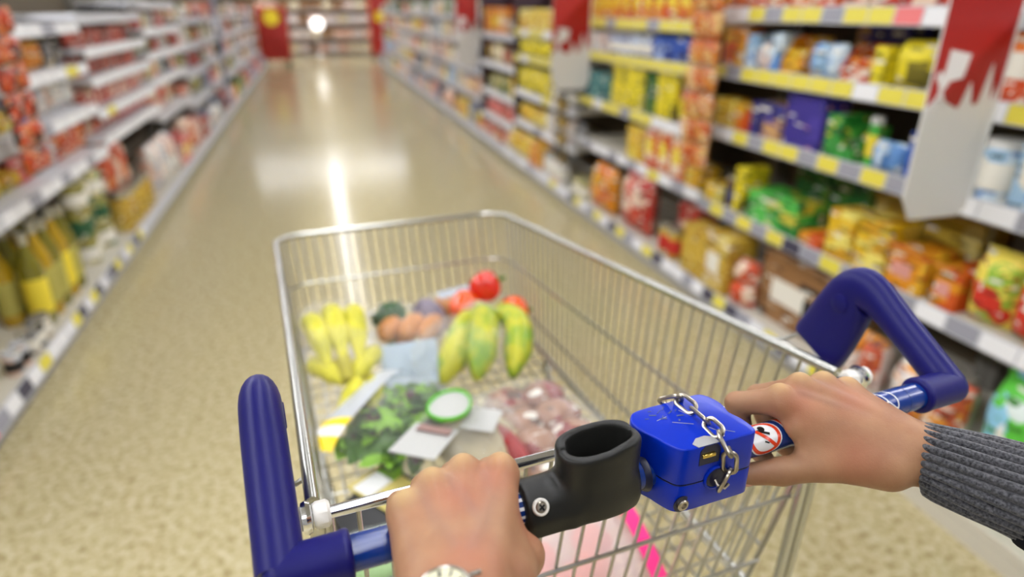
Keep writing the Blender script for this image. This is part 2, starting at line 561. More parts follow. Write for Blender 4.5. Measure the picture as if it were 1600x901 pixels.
def product(kind, label, cat, group, loc, rz, w, h, d, mat, lab=None, far=False, tilt=0.0):
    """one article standing on a shelf; local x along the shelf, y into it, z up"""
    NM = dict(box='tall_carton' if h > 1.45 * w else 'carton' if h > .9 * w else 'low_carton', bag='packet', jar='jar', tin='tin', bottle='bottle', tub='tub', case='cardboard_case', stack='biscuit_packet', bigbag='sack', tray='display_tray')[kind]
    q = lambda v: round(v, 3)
    key = (kind, q(w), q(h), q(d), mat.name, lab.name if lab else '')
    parts = []
    if kind in ('box', 'case', 'stack'):
        body = cached(key + ('b',), lambda: MB().box((0, 0, h / 2), (w, d, h), .004 if not far else 0).mesh(NM if far else 'body', mat))
        if not far:
            if lab: parts.append(('label', cached(key + ('l',), lambda: MB().box((-w * .08, -d / 2 - .0008, h * .5), (w * .5, .0016, h * .34), 0).mesh('label', lab, False))))
            if kind == 'case':
                parts.append(('flap', cached(key + ('f',), lambda: MB().box((0, -d / 2 - .004, h + .004), (w, .05, .006), .001, Matrix.Rotation(-.5, 3, 'X')).mesh('flap', mat, False))))
                if w > .3:
                    parts.append(('print_panel', cached(key + ('pp',), lambda: MB().box((w * .26, -d / 2 - .0012, h * .40), (w * .22, .002, h * .36), 0).box((w * .24, -d / 2 - .0012, h * .74), (w * .34, .002, h * .07), 0).mesh('print_panel', M_HOLE, False))))
    elif kind in ('bag', 'bigbag'):
        body = pillow(w, h, d, NM if far else 'body', mat)
        if not far and lab:
            parts.append(('label', cached(key + ('l',), lambda: MB().ball((0, -d * .36, h * .52), (w * .30, d * .15, h * .20), None, 12, 7).mesh('label', lab))))
    elif kind == 'tray':
        def mk():
            t = .004
            mb = MB().box((0, 0, t / 2), (w, d, t))
            mb.box((0, d / 2 - t / 2, h / 2), (w, t, h)); mb.box((0, -d / 2 + t / 2, h * .2), (w, t, h * .4))
            for s in (-1, 1):
                mb.prism([(-d / 2, 0), (d / 2, 0), (d / 2, h), (-d * .1, h), (-d / 2, h * .4)], s * (w / 2 - t) - t / 2, s * (w / 2 - t) + t / 2, 0, axes=(1, 2, 0))
            return mb.mesh('tray', mat, False)
        body = cached(key + ('b',), mk)
        if not far:
            for i in range(3):
                parts.append(('sachet', cached(key + ('s', i), lambda: MB().box((w * (-.28 + .28 * i), .01, h * .36), (w * .22, d * .8, h * .6), .006).mesh('sachet', lab or mat))))
    elif kind in ('jar', 'tin', 'tub'):
        r = w * .46
        if kind == 'jar': prof = [(r * .9, 0), (r, .01), (r, h * .72), (r * .84, h * .82), (r * .84, h * .86)]
        elif kind == 'tin': prof = [(r * .96, 0), (r, .004), (r, h - .004), (r * .96, h)]
        else: prof = [(r * .86, 0), (r, h * .86)]
        body = cached(key + ('b',), lambda: MB().lathe(prof, 16).mesh(NM if far else 'body', mat))
        if not far:
            lm = M_CAPG if kind != 'tub' else M_LIDW
            parts.append(('lid', cached(key + ('l',), lambda: MB().lathe([(r * .92, h * .86), (r * .92, h), (r * .8, h + .002), (0, h + .002)] if kind != 'tin' else [(r * 1.01, h - .004), (r * 1.01, h + .002), (r * .9, h), (0, h - .001)], 16).mesh('lid', lm))))
            if lab: parts.append(('label', cached(key + ('w',), lambda: MB().lathe([(r * 1.005, h * .18), (r * 1.012, h * .2), (r * 1.012, h * .62), (r * 1.005, h * .64)], 16).mesh('label', lab))))
    else:  # bottle
        r = w * .46
        body = cached(key + ('b',), lambda: MB().lathe([(r * .9, 0), (r, .012), (r, h * .58), (r * .92, h * .66), (r * .42, h * .82), (r * .36, h * .90)], 16).mesh(NM if far else 'body', mat))
        if not far:
            parts.append(('cap', cached(key + ('c',), lambda: MB().lathe([(r * .44, h * .885), (r * .44, h), (0, h + .002)], 14).mesh('cap', M_CAPG))))
            if lab: parts.append(('label', cached(key + ('w',), lambda: MB().lathe([(r * 1.0, h * .14), (r * 1.012, h * .16), (r * 1.012, h * .50), (r * 1.0, h * .52)], 16).mesh('label', lab))))
    if far or not parts:
        o = link(NM, body)
        o.location = loc; o.rotation_euler = (0, tilt, rz)
        return tag(o, label, cat, group)
    t = thing(NM, label, cat, loc, rz, group)
    link('body', body, t)
    for nm, me in parts: link(nm, me, t)
    return t

# ------------------------------------------------------------------ gondola shelving
M_SHELF = plain('shelf_cream', (208, 202, 186), .5)
M_SHELFW = plain('shelf_white', (216, 216, 218), .45)
M_RAIL = plain('price_rail_grey', (196, 197, 202), .35)
M_KICK = plain('kick_plate_grey', (168, 168, 170), .4)
M_BACK = plain('shelf_back_panel', (96, 84, 66), .8)
M_POST = plain('shelf_upright', (120, 116, 108), .5)
M_PURP = plain('dark_plum_upright', (46, 16, 34), .5)
M_TYEL = plain('yellow_ticket', (224, 210, 74), .45)
M_TGRY = plain('grey_ticket', (150, 150, 160), .45)
M_TNAV = plain('dark_ticket', (62, 60, 78), .45)
M_TWHT = plain('white_ticket', (232, 232, 234), .45)
M_TPNK = plain('pink_ticket', (232, 120, 120), .45)
TK = dict(y=M_TYEL, g=M_TGRY, n=M_TNAV, w=M_TWHT, p=M_TPNK)
SHELF_NAMES = ['bottom deck', 'second shelf', 'third shelf', 'fourth shelf', 'fifth shelf', 'top shelf']

GH = 1.66
class Bay:
    def __init__(s, side, y0, y1, levels, nth, tickets=None, plum=False, setback=.10, low=0.0):
        levels = [z for z in levels if z < 1.45]
        s.side, s.y0, s.y1, s.levels, s.nth = side, y0, y1, levels, nth
        s.sg = 1 if side == 'right' else -1
        s.xb = 1.70 if side == 'right' else -1.13              # front of the bottom deck
        s.xb -= s.sg * low; setback += low                     # the nearest bay has a deeper, lower bottom deck
        s.xs = s.xb + s.sg * setback                           # front of the upper shelves
        s.rz = -PI / 2 * s.sg
        s.L = y1 - y0 - .004
        s.count = {}
        label = f'{"plum-edged " if plum else ""}supermarket shelving bay along the {side} of the aisle, {ORD[nth]} from the near end'
        t = thing('shelving_bay', label, 'shelving', (s.xb, (y0 + y1) / 2, 0), s.rz, f'{side} shelving bays')
        s.root = t
        L = s.L; D = .58 + low
        MB().box((0, D - .01, GH / 2), (L, .02, GH)).build('back_panel', M_BACK, t, False)
        up = M_PURP if plum else M_POST
        for e in (-1, 1):
            MB().box((e * (L / 2 - .02), D - .05, GH / 2), (.04, .06, GH)).build('upright', M_POST, t, False)
            if plum: MB().box((e * (L / 2 - .012), .31, GH / 2 + .04), (.024, .44, GH - .1), .003).build('side_fin', M_PURP, t, False)
        deck = MB().box((0, D / 2, levels[0] - .015), (L, D, .03), .003).build('base_deck', M_SHELF, t)
        kz = levels[0] - .03
        MB().box((0, .035 if not low else .008, kz / 2), (L, .02 if not low else .016, kz)).build('kick_plate', M_KICK if not low else M_SHELF, deck, False)
        if not low: s.rail(deck, levels[0], 0, (tickets or {}).get(0, ''), tilt=.25)
        for k, z in enumerate(levels[1:], 1):
            sh = MB().box((0, setback + (D - setback) / 2, z - .0125), (L, D - setback, .025), .002).build('shelf', M_SHELFW if side == 'left' else M_SHELF, t)
            s.rail(sh, z, setback, (tickets or {}).get(k, ''), tilt=.12)
    def rail(s, par, z, y, tk, tilt):
        R = Matrix.Rotation(-tilt, 3, 'X')
        c = Vector((0, y - .006, z - .020))
        MB().box(c, (s.L, .006, .060), .001, R).build('price_rail', M_RAIL, par, False)
        n = len(tk)
        for i, ch in enumerate(tk):                            # written from the far end to the near end
            if ch == '.': continue
            w = s.L / n
            x = -s.L / 2 + (i + .5) * w
            MB().box(c + Vector((x, 0, 0)) + R @ Vector((0, -.0036, 0)), (w * .93, .0016, .050), 0, R).build('price_ticket', TK[ch], par, False)
    def put(s, k, ya, yb, n, kind, h, d, mat, look, lab=None, dz=0.0, back=.012, cat=None, jit=.05, layer='', fill=.95):
        """n articles between ya (far) and yb (near) on level k"""
        far = s.y0 > 8.5
        if s.side == 'left' and k > 0: back += .07
        w = (ya - yb) / n * fill
        depth0 = 0 if k == 0 else abs(s.xs - s.xb)
        for i in range(n):
            y = ya - (i + .5) * (ya - yb) / n
            c = s.count.get(k, 0); s.count[k] = c + 1
            xx = s.xb + s.sg * (depth0 + back + d / 2)
            hh = h
            lbl = f'{look}, {ORD[min(c, 19)]} along the {SHELF_NAMES[k]}, {ORD[s.nth]} {s.side} bay'
            CATS = dict(box='carton', bag='packet', jar='jar', tin='tin', bottle='bottle', tub='tub', case='box', stack='packet', bigbag='sack', tray='tray')
            product(kind, lbl, cat or CATS[kind], f'goods on the {s.side} shelves', (xx, y, s.levels[k] + dz + .0005), s.rz + random.uniform(-jit, jit), w, hh, d, PK[mat], lab, far)
    def auto(s, k, ya, yb, pal, hmax, dmax=.28, wmin=.08, wmax=.17):
        y = ya
        while y - yb > wmin * .8:
            kind, mat, look = random.choice(pal)
            w = min(random.uniform(wmin, wmax), y - yb)
            if kind in ('jar', 'tin', 'bottle', 'tub'): w = min(w, .105)
            n = random.choice((1, 2, 2, 3))
            n = max(1, min(n, int((y - yb) / w)))
            h = hmax * random.uniform(.6, .95)
            if kind in ('jar', 'tin'): h = min(h, .15)
            s.put(k, y, y - w * n, n, kind, h, min(dmax, w * 1.2) if kind in ('jar', 'tin', 'bottle', 'tub') else random.uniform(.09, .16), mat, look, random.choice((None, M_LBLW, M_LBLY, M_LBLR)), back=random.uniform(.01, .05))
            y -= w * n + random.uniform(.0, .02)

PAL_R = [('box', 'yel', 'yellow printed carton'), ('box', 'org', 'orange and yellow carton'), ('bag', 'yel', 'yellow packet'), ('box', 'wht', 'white and grey carton'), ('tub', 'wht', 'white lidded tub'),
         ('box', 'red', 'red printed carton'), ('bag', 'ora', 'orange packet'), ('box', 'grn', 'green carton'), ('jar', 'choc', 'brown filled jar'), ('box', 'blu', 'blue and white carton')]
PAL_FAR = [('box', 'wht', 'white carton'), ('box', 'peach', 'pale peach carton'), ('box', 'lbl', 'pale blue carton'), ('bag', 'cream', 'cream packet'), ('box', 'cream', 'cream carton'), ('box', 'wht', 'white and grey carton'),
           ('tub', 'wht', 'white tub'), ('box', 'pnk', 'pink and white carton'), ('box', 'sil', 'grey-blue carton'), ('bag', 'wht', 'white packet'), ('tub', 'olv', 'olive tub'), ('box', 'yel', 'yellow carton'), ('box', 'dgr', 'dark green carton'), ('bag', 'peach', 'peach packet')]
PAL_L = [('box', 'wht', 'white carton'), ('box', 'red', 'red carton'), ('bag', 'wht', 'white packet'), ('box', 'pnk', 'pink and red carton'), ('jar', 'choc', 'dark jar'), ('bag', 'ora', 'orange packet'), ('bag', 'olv', 'olive and cream packet'),
         ('box', 'cream', 'cream carton'), ('box', 'rdk', 'red and black carton'), ('tin', 'olv', 'olive labelled tin'), ('box', 'sil', 'grey blue carton')]

LV_R = [.115, .48, .84, 1.11, 1.35, 1.62]
# ---- right side, near to far
b = Bay('right', .10, 1.49, [.085] + LV_R[1:], 0, low=.13, tickets={1: 'wgwwwgwwwgww', 2: 'wwgwwwgwwwgw', 3: 'wywwgwywwwww'})
b.put(3, 1.46, .26, 6, 'box', .20, .12, 'ora', 'bright orange carton', M_LBLW)
b.put(2, 1.47, 1.33, 1, 'tub', .17, .14, 'lbl', 'tall pale blue tub', M_LBLW)
b.put(2, 1.32, 1.10, 2, 'box', .21, .12, 'lbl', 'pale blue and white carton', M_LBLW)
b.put(2, 1.10, .20, 8, 'box', .2, .12, 'gw', 'green and white carton')
b.put(1, 1.47, 1.38, 1, 'case', .13, .18, 'org', 'orange-yellow display case', M_LBLP)
b.put(1, 1.37, .25, 8, 'bag', .23, .12, 'rgy', 'glossy red, green and yellow bag', M_LBLW)
b.put(0, 1.48, 1.22, 2, 'bag', .22, .14, 'rwo', 'brown, orange and white packet', M_LBLW, back=.16)
b.put(0, 1.20, .62, 2, 'bigbag', .31, .24, 'gw', 'large green and white pack', M_LBLW, back=.17)

b = Bay('right', 1.49, 2.82, LV_R, 1, {0: 'wgwnyngwynwyny', 1: 'gygygyngygng', 2: 'wwygyygygygy', 3: 'ygyyyyyywyyy', 4: 'wwygyygyypww'})
b.put(4, 2.78, 2.1, 5, 'box', .17, .12, 'ora', 'orange carton')
b.put(4, 2.1, 1.55, 4, 'box', .17, .12, 'red', 'red carton')
b.put(3, 2.79, 2.63, 1, 'box', .165, .10, 'org', 'orange-yellow carton', None)
b.put(3, 2.62, 2.55, 1, 'box', .14, .10, 'lbl', 'narrow pale blue carton', None)
b.put(3, 2.54, 2.46, 1, 'bag', .11, .07, 'wht', 'small white packet', None)
b.put(3, 2.45, 2.38, 1, 'box', .15, .10, 'lbl', 'blue and white upright carton', None)
b.put(3, 2.37, 2.24, 1, 'tray', .14, .13, 'org', 'orange-yellow open display tray', PK['yel'])
b.put(3, 2.22, 2.05, 2, 'bag', .125, .08, 'lbl', 'white and pale blue packet', M_LBLW)
b.put(3, 2.20, 1.95, 2, 'box', .185, .11, 'nav', 'dark navy carton behind the front row', None, back=.20)
b.put(3, 2.04, 1.90, 1, 'tray', .125, .14, 'ora', 'orange-red open display tray', PK['org'])
b.put(3, 1.895, 1.84, 1, 'box', .125, .12, 'lemon', 'narrow bright yellow carton', None)
b.put(3, 1.83, 1.66, 1, 'bag', .15, .11, 'lemon', 'plump bright yellow bag', None)
b.put(3, 1.655, 1.53, 2, 'bag', .12, .08, 'dkm', 'white and dark brown packet', M_LBLW)
b.put(2, 2.80, 2.66, 1, 'box', .13, .1, 'yel', 'yellow carton', None)
b.put(2, 2.65, 2.53, 1, 'box', .12, .1, 'org', 'orange-yellow carton', None)
b.put(2, 2.52, 2.31, 1, 'box', .145, .12, 'nav', 'navy and gold carton', None)
b.put(2, 2.30, 2.07, 1, 'box', .20, .12, 'pur', 'tall purple carton with a pink foot', None)
b.put(2, 2.055, 1.98, 1, 'box', .155, .16, 'grn', 'upright green carton', None)
b.put(2, 1.975, 1.90, 1, 'tray', .12, .15, 'grn', 'green open display tray', PK['dgr'])
b.put(2, 1.895, 1.84, 1, 'tub', .165, .1, 'grn', 'round green tub', M_LBLY)
b.put(2, 1.83, 1.69, 2, 'bag', .10, .07, 'lbl', 'low pale blue packet', M_LBLR)
b.put(2, 1.68, 1.62, 1, 'box', .15, .08, 'blu', 'slim blue carton', None)
b.put(2, 1.61, 1.51, 1, 'box', .12, .10, 'lbl', 'pale blue carton', None)
b.put(1, 2.80, 2.67, 1, 'box', .09, .14, 'yel', 'low yellow carton', None)
b.put(1, 2.66, 2.58, 1, 'jar', .15, .08, 'choc', 'dark plum jar', M_LBLN)
b.put(1, 2.57, 2.50, 1, 'box', .21, .14, 'lemon', 'tall bright yellow carton', None)
for q in range(3): b.put(1, 2.46, 2.12, 1, 'stack', .046, .16, 'grn', f'flat green packet, {("lowest","middle","topmost")[q]} of its pile', None, dz=.047 * q)
b.put(1, 2.48, 2.02, 2, 'box', .22, .12, 'dgr', 'dark green carton at the back', None, back=.27)
b.put(1, 2.02, 1.55, 2, 'case', .20, .14, 'gld', 'tan cardboard case at the back', None, back=.28)
b.put(1, 2.10, 1.97, 1, 'stack', .05, .16, 'org', 'low orange-yellow packet', None)
for q in range(7): b.put(1, 1.955, 1.82, 1, 'stack', .026, .13, 'yel', f'flat yellow packet, {ORD[q]} up, farther pile', None, dz=.0265 * q)
for q in range(7): b.put(1, 1.81, 1.66, 1, 'stack', .027, .13, 'yel', f'flat yellow packet, {ORD[q]} up, nearer pile', None, dz=.0275 * q)
b.put(1, 1.655, 1.50, 1, 'case', .14, .16, 'org', 'bright orange-yellow case', M_LBLP)
b.put(0, 2.80, 2.60, 2, 'box', .25, .13, 'gld', 'gold-yellow carton', None)
b.put(0, 2.60, 2.40, 1, 'box', .27, .16, 'gld', 'tall gold-yellow carton', M_LBLW)
for q in range(2): b.put(0, 2.395, 2.245, 1, 'bag', .10, .12, 'ora', f'orange-red packet, {("lower","upper")[q]} of two', None, dz=.1015 * q, back=.012 + .012 * q)
b.put(0, 2.40, 2.10, 2, 'box', .28, .12, 'red', 'dark red carton at the back', None, back=.37)
b.put(0, 2.24, 1.82, 1, 'case', .29, .28, 'brn', 'open brown cardboard case with dark print', M_LBLW, back=.08)
b.put(0, 1.81, 1.76, 1, 'bottle', .19, .055, 'wht', 'slim white bottle', None)
b.put(0, 1.75, 1.52, 3, 'bag', .20, .11, 'rwo', 'red, white and orange packet', M_LBLW)

b = Bay('right', 2.82, 4.50, [.115, .50, .79, 1.09, 1.29, 1.60], 2, {0: 'wnywgywnygwynw', 1: 'wgwwgwgwywgw', 2: 'yywyygyywwww', 3: 'gyyyyyyyyyyy', 4: 'yyygyyygyyyg'})
b.put(4, 4.45, 2.95, 11, 'box', .21, .12, 'org', 'orange carton', M_LBLY)
b.put(3, 4.40, 4.10, 3, 'box', .12, .1, 'wht', 'white and grey carton', None)
b.put(3, 4.10, 3.50, 5, 'tub', .12, .1, 'blu', 'blue and white tub', M_LBLW)
b.put(3, 3.48, 2.90, 5, 'box', .12, .1, 'blu', 'deep blue carton', None)
b.put(2, 4.45, 4.02, 4, 'box', .17, .1, 'teal', 'teal and white carton', None)
b.put(2, 4.00, 3.55, 3, 'box', .245, .11, 'lemon', 'tall bright yellow carton', None)
b.put(2, 3.53, 3.40, 1, 'box', .22, .11, 'dgr', 'dark green carton', None)
b.put(2, 3.39, 3.18, 2, 'box', .245, .11, 'lemon', 'tall bright yellow carton', None)
b.put(2, 3.16, 3.00, 2, 'jar', .2, .08, 'red', 'red and gold jar', M_LBLY)
b.put(1, 3.72, 3.50, 2, 'box', .20, .12, 'yel', 'yellow-orange carton', None)
b.put(1, 3.48, 3.02, 3, 'box', .25, .14, 'ora', 'orange, red and yellow carton', M_LBLY)
b.put(1, 3.0, 2.86, 1, 'box', .11, .12, 'yel', 'low yellow carton', None)
b.put(0, 4.40, 4.15, 2, 'tin', .12, .11, 'olv', 'olive tin', M_LBLW)
b.put(0, 4.05, 3.72, 2, 'bag', .30, .13, 'org', 'orange-yellow bag', None)
b.put(0, 3.62, 3.26, 1, 'bag', .33, .16, 'red', 'large red and orange bag with white band', M_LBLW)
b.put(0, 3.18, 2.98, 2, 'box', .24, .14, 'red', 'dark red carton', None, back=.2)
b.put(0, 3.08, 2.88, 2, 'jar', .17, .09, 'gld', 'gold jar', M_LBLR)

b = Bay('right', 4.50, 6.12, [.115, .40, .67, .97, 1.18, 1.50], 3, {0: 'ww.wwg.wwyw', 1: 'wwwgwwww', 2: 'wwwwywww', 3: 'ywyyywyw', 4: 'ywyywywy'})
b.put(4, 6.05, 4.60, 9, 'box', .17, .12, 'yel', 'yellow carton', None)
b.put(3, 6.05, 5.15, 6, 'bag', .15, .10, 'lemon', 'bright yellow packet', None)
b.put(3, 5.10, 4.60, 4, 'box', .15, .10, 'org', 'orange-yellow carton', None)
b.put(2, 6.05, 5.20, 6, 'box', .20, .10, 'lemon', 'bright yellow carton', None)
b.put(2, 5.15, 4.60, 5, 'jar', .16, .09, 'dkm', 'dark jar with white label', M_LBLW)
b.put(1, 6.05, 5.30, 5, 'bag', .15, .10, 'yel', 'yellow packet', M_LBLW)
b.put(1, 5.25, 4.60, 5, 'box', .16, .10, 'wht', 'white carton', None)
b.put(0, 6.05, 5.45, 3, 'bag', .20, .14, 'yel', 'yellow and orange bag', None)
b.put(0, 5.40, 5.10, 2, 'box', .20, .12, 'org', 'orange carton', None)
b.put(0, 5.05, 4.60, 4, 'jar', .18, .1, 'wht', 'white and green jar', M_LBLW)

b = Bay('right', 6.12, 7.44, [.115, .30, .55, .84, 1.12, 1.45], 4, {1: 'wwwwww', 2: 'wwwwww', 3: 'wwwwww'}, plum=True)
for k, pal, h in ((0, [('box', 'red', 'red carton'), ('bag', 'ora', 'orange packet')], .12), (1, [('box', 'red', 'red carton'), ('bag', 'pnk', 'pink packet')], .17), (2, [('box', 'yel', 'yellow carton'), ('bag', 'olv', 'olive packet')], .22),
                  (3, [('box', 'choc', 'brown carton'), ('bag', 'cream', 'cream packet')], .22), (4, [('box', 'org', 'orange carton'), ('box', 'brn', 'tan carton')], .26)):
    b.auto(k, 7.36, 6.2, pal, h)
y = 7.44
for i in range(8):
    y1 = y + 1.36
    b = Bay('right', y, y1, [.115, .42, .70, 1.0, 1.28, 1.55], 5 + i)
    if i < 3: ww = (.10, .2)
    else: ww = (.22, .40)
    for k, h in enumerate((.24, .22, .24, .22, .22)):
        b.auto(k, y1 - .03, y + .03, PAL_FAR, h, wmin=ww[0], wmax=ww[1])
    y = y1
END_R = y

# ---- left side
b = Bay('left', 1.45, 2.88, [.115, .61, .85, 1.07, 1.28, 1.55], 0, {0: 'wgwnwwpgwnwyww'})
b.put(0, 2.62, 2.48, 2, 'tin', .09, .07, 'wht', 'small white tin', M_HOLE)
b.put(0, 2.86, 2.64, 3, 'tin', .10, .07, 'dkm', 'small black and white tin', M_LBLW)
b.put(0, 2.86, 2.44, 4, 'bottle', .42, .10, 'gld', 'golden oil bottle in the back row', M_LBLY, back=.26)
b = Bay('left', 2.88, 4.38, [.115, .61, .85, 1.07, 1.28, 1.55], 1, {0: 'wyngywgyngwnywnyw'[::-1], 1: 'wwgwwgwwgww', 2: 'wwwgwwww', 3: 'wwwwwwyw', 4: 'wwgwwgww'})
for i in range(5):
    for j in range(2):
        PKM = M_OIL if (i + j) % 2 else M_OLIVE
        yy = 2.97 + .105 * i
        product('bottle', f'{"golden" if (i + j) % 2 else "olive green"} oil bottle, {ORD[i]} along in the {("front", "second")[j]} row of bottles', 'bottle', 'oil bottles on the left bottom deck',
                (-1.22 - .12 * j, yy + .02 * j, .1155), PI / 2, .10, .40 - .02 * j + .015 * (i % 2), .1, PKM, M_LBLG if (i + j) % 3 else M_LBLY)
for i in range(3):
    for q in range(3):
        product('tin', f'cream and olive labelled tin, {("bottom", "middle", "top")[q]} of the {ORD[i]} stack beside the oil bottles', 'tin', 'stacked tins on the left bottom deck',
                (-1.26 - .03 * (i % 2), 3.74 + .15 * i, .1155 + .143 * q), PI / 2, .14, .14, .14, PK['olv'], (M_LBLW, M_LIDG, M_LBLW)[q])
b.put(0, 4.37, 4.22, 1, 'jar', .24, .13, 'gld', 'gold topped jar', None)
b.put(1, 4.36, 3.90, 4, 'bag', .16, .10, 'ora', 'orange-red packet', None)
b.put(1, 3.88, 3.62, 2, 'bag', .14, .10, 'wht', 'white packet', None)
b.put(1, 3.60, 3.40, 2, 'bag', .12, .10, 'pnk', 'pink and brown packet', None)
b.put(1, 3.50, 3.10, 3, 'bag', .08, .10, 'yel', 'low yellow packet', None, back=.03)
b.put(2, 4.36, 3.66, 5, 'bag', .16, .12, 'wht', 'plump white bag', None)
b.put(2, 3.64, 3.50, 2, 'box', .14, .10, 'blu', 'blue carton', None)
b.put(2, 3.48, 3.20, 2, 'bag', .09, .10, 'yel', 'low bright yellow packet', None)
b.put(3, 4.30, 4.05, 2, 'box', .13, .10, 'dkm', 'dark carton', None)
b.put(3, 4.03, 3.72, 3, 'bag', .15, .10, 'org', 'orange and red packet', M_LBLY)
b.put(3, 3.70, 3.45, 2, 'bag', .12, .10, 'cream', 'cream packet', None)
b = Bay('left', 4.38, 5.92, [.115, .65, .80, .98, 1.14, 1.32], 2, {1: 'wwwwwwww', 2: 'wywwwwwww', 3: 'wwwwwwww', 4: 'wwwwwwww'})
b.put(4, 5.88, 4.42, 9, 'box', .11, .10, 'rdk', 'red and black carton', None)
b.put(3, 5.88, 4.42, 10, 'box', .12, .10, 'rdk', 'red and black carton', None)
b.put(2, 5.88, 4.42, 9, 'box', .12, .10, 'red', 'red carton', None)
b.put(1, 5.88, 5.3, 4, 'bag', .105, .10, 'pnk', 'pink and white packet', M_LBLW)
b.put(1, 5.28, 4.42, 6, 'bag', .11, .10, 'red', 'red packet with white label', M_LBLW)
b.put(0, 4.95, 4.42, 4, 'jar', .22, .13, 'gld', 'golden jar', None)
b.put(0, 5.10, 4.55, 2, 'bag', .45, .16, 'ora', 'tall orange-red bag', None, back=.17)
b.put(0, 5.86, 5.15, 4, 'bag', .34, .15, 'wht', 'tall white bag', None)
b = Bay('left', 5.92, 7.46, [.115, .55, .82, 1.02, 1.20, 1.40], 3, {2: 'wwwwww', 3: 'wwwwww', 4: 'wwwwww'})
for k, h in enumerate((.36, .22, .16, .15, .16)):
    b.auto(k, 7.42, 5.96, PAL_L, h)
y = 7.46
for i in range(7):
    y1 = y + 1.5
    b = Bay('left', y, y1, [.115, .45, .74, 1.0, 1.25, 1.5], 4 + i)
    ww = (.10, .2) if i < 2 else (.22, .40)
    for k, h in enumerate((.26, .22, .2, .2, .2)):
        b.auto(k, y1 - .03, y + .03, PAL_L if i < 2 else PAL_L + PAL_FAR, h, wmin=ww[0], wmax=ww[1])
    y = y1
END_L = y

# ------------------------------------------------------------------ signs standing out from the right shelves
M_SRED = plain('deep_red_board', (160, 18, 12), .4)
M_SDOT = plain('lighter_red_print', (206, 66, 48), .4)
M_SWHT = plain('pale_board', (218, 216, 214), .45)
def aisle_fin(x0, x1, y, z0, z1, zs, label):
    t = thing('aisle_sign', label, 'sign', (x1, y, z0), 0)
    w = x1 - x0; h = z1 - z0; c = .3 * w
    o = toff((x1, y, z0))
    pl = [(x0 + c * .55, z0), (x1 - c * .35, z0), (x1, z0 + c * .3), (x1, z1), (x0, z1), (x0, z0 + c * .9)]
    MB().prism([(a, b_) for a, b_ in pl], y - .003, y + .003, 0, axes=(0, 2, 1)).build('board', M_SWHT, t, False, off=o)
    def skyline(f):   # the white snowline: gift-carrying figure at the shopper's side, fir trees at the other
        return zs + .012 * math.sin(f * 9)
    top = [(x1, z1), (x0, z1)]
    low = []
    n = 40
    for i in range(n + 1):
        f = i / n
        zz = skyline(f)
        for (fc, fh, fw) in ((.82, .135, .10), (.56, .075, .09), (.95, .06, .06)):
            dd = abs(f - fc) / fw
            if dd < 1:
                st = (1 - dd)
                zz = max(zz, zs + fh * w / .25 * (math.floor(st * 4) / 4 * .55 + st * .45))
        low.append((x0 + w * f, zz))
    MB().prism(top + low, y - .0045, y - .0031, 0, axes=(0, 2, 1)).build('red_panel', M_SRED, t, False, off=o)
    k = w / .25
    fx, fz = x0 + .30 * w, zs
    def poly(name, P, lay):
        pts = [(x0 + a * w, zs + b_ * k) for a, b_ in P]
        ar = sum(p[0] * q_[1] - q_[0] * p[1] for p, q_ in zip(pts, pts[1:] + pts[:1]))
        if ar < 0: pts = pts[::-1]
        MB().prism(pts, y - .0046 - .0004 * lay, y - .0040, 0, axes=(0, 2, 1)).build(name, M_SWHT, t, False, off=o)
    poly('gift_print', [(.14, .060), (.42, .072), (.46, .135), (.16, .148)], 1)
    poly('figure_print', [(-.0 + .03, .000), (.10, .020), (.13, .034), (.10, .060), (.06, .066), (.05, .082), (.09, .094), (.13, .084), (.15, .066), (.24, .064), (.22, .050), (.18, .044),
                          (.20, .026), (.27, .004), (.24, -.004), (.17, .016), (.14, .018), (.10, .000), (.05, -.010)], 2)
    for i in range(5):
        a = RNG.uniform(.12, .9); bz = RNG.uniform(.28, .95)
        MB().lathe([(0, 0), (.022 * k, 0), (.022 * k, .0006), (0, .0006)], 18, (x0 + w * a, y - .0046, zs + (z1 - zs) * bz + .04), Matrix.Rotation(PI / 2, 3, 'X')).build('snow_dot', M_SDOT, t, False, off=o)
    MB().box((x1 + .004, y, z0 + h * .5), (.008, .012, h * .9)).build('mounting_clip', M_WMETAL, t, False, off=o)
aisle_fin(1.536, 1.772, 1.40, .800, 1.90, 1.115, 'large red and white festive sign sticking out from the near right shelves')
aisle_fin(1.512, 1.772, 4.30, .850, 1.90, 1.085, 'red and white festive sign halfway along the right shelves, before the plum bay')
aisle_fin(1.530, 1.772, 7.50, .765, 1.90, 1.130, 'farthest red and white festive sign, just past the plum-edged bay')

# ------------------------------------------------------------------ hanging strips of packets
M_STRIP = plain('clear_hang_strip', (200, 196, 188), .3)
def clip_strip(x, y, z0, z1, n, sg, mats, label, look, cat, w, group):
    t = thing('hanging_strip', label, 'strip', (x, y, z0), 0)
    MB().box((0, 0, (z1 - z0) / 2 + .1), (.004, .03, z1 - z0 + .2)).build('strip', M_STRIP, t, False)
    MB().box((sg * .05, 0, z1 - z0 + .19), (.10, .012, .012)).build('hook', M_WMETAL, t, False)
    for i in range(n):
        z = z0 + (z1 - z0) * i / (n - 1) - .06
        for s in (-1, 1):
            st = (z1 - z0) / (n - 1)
            me = pillow(w, st * .94, .045, 'packet', PK[mats[i % len(mats)]])
            o = link('snack_packet', me)
            o.location = (x - sg * .028, y + s * w * .505, z); o.rotation_euler = (random.uniform(-.03, .03), random.uniform(-.12, .12), PI / 2 * -sg)
            tag(o, f'{look}, {ORD[i]} up {("near", "far")[s > 0]} column of its strip', cat, group)
pk('snack', (200, 122, 42), (216, 176, 110), (190, 80, 26), scale=30)
pk('snackr', (190, 66, 26), (206, 110, 44), (60, 40, 36), scale=26)
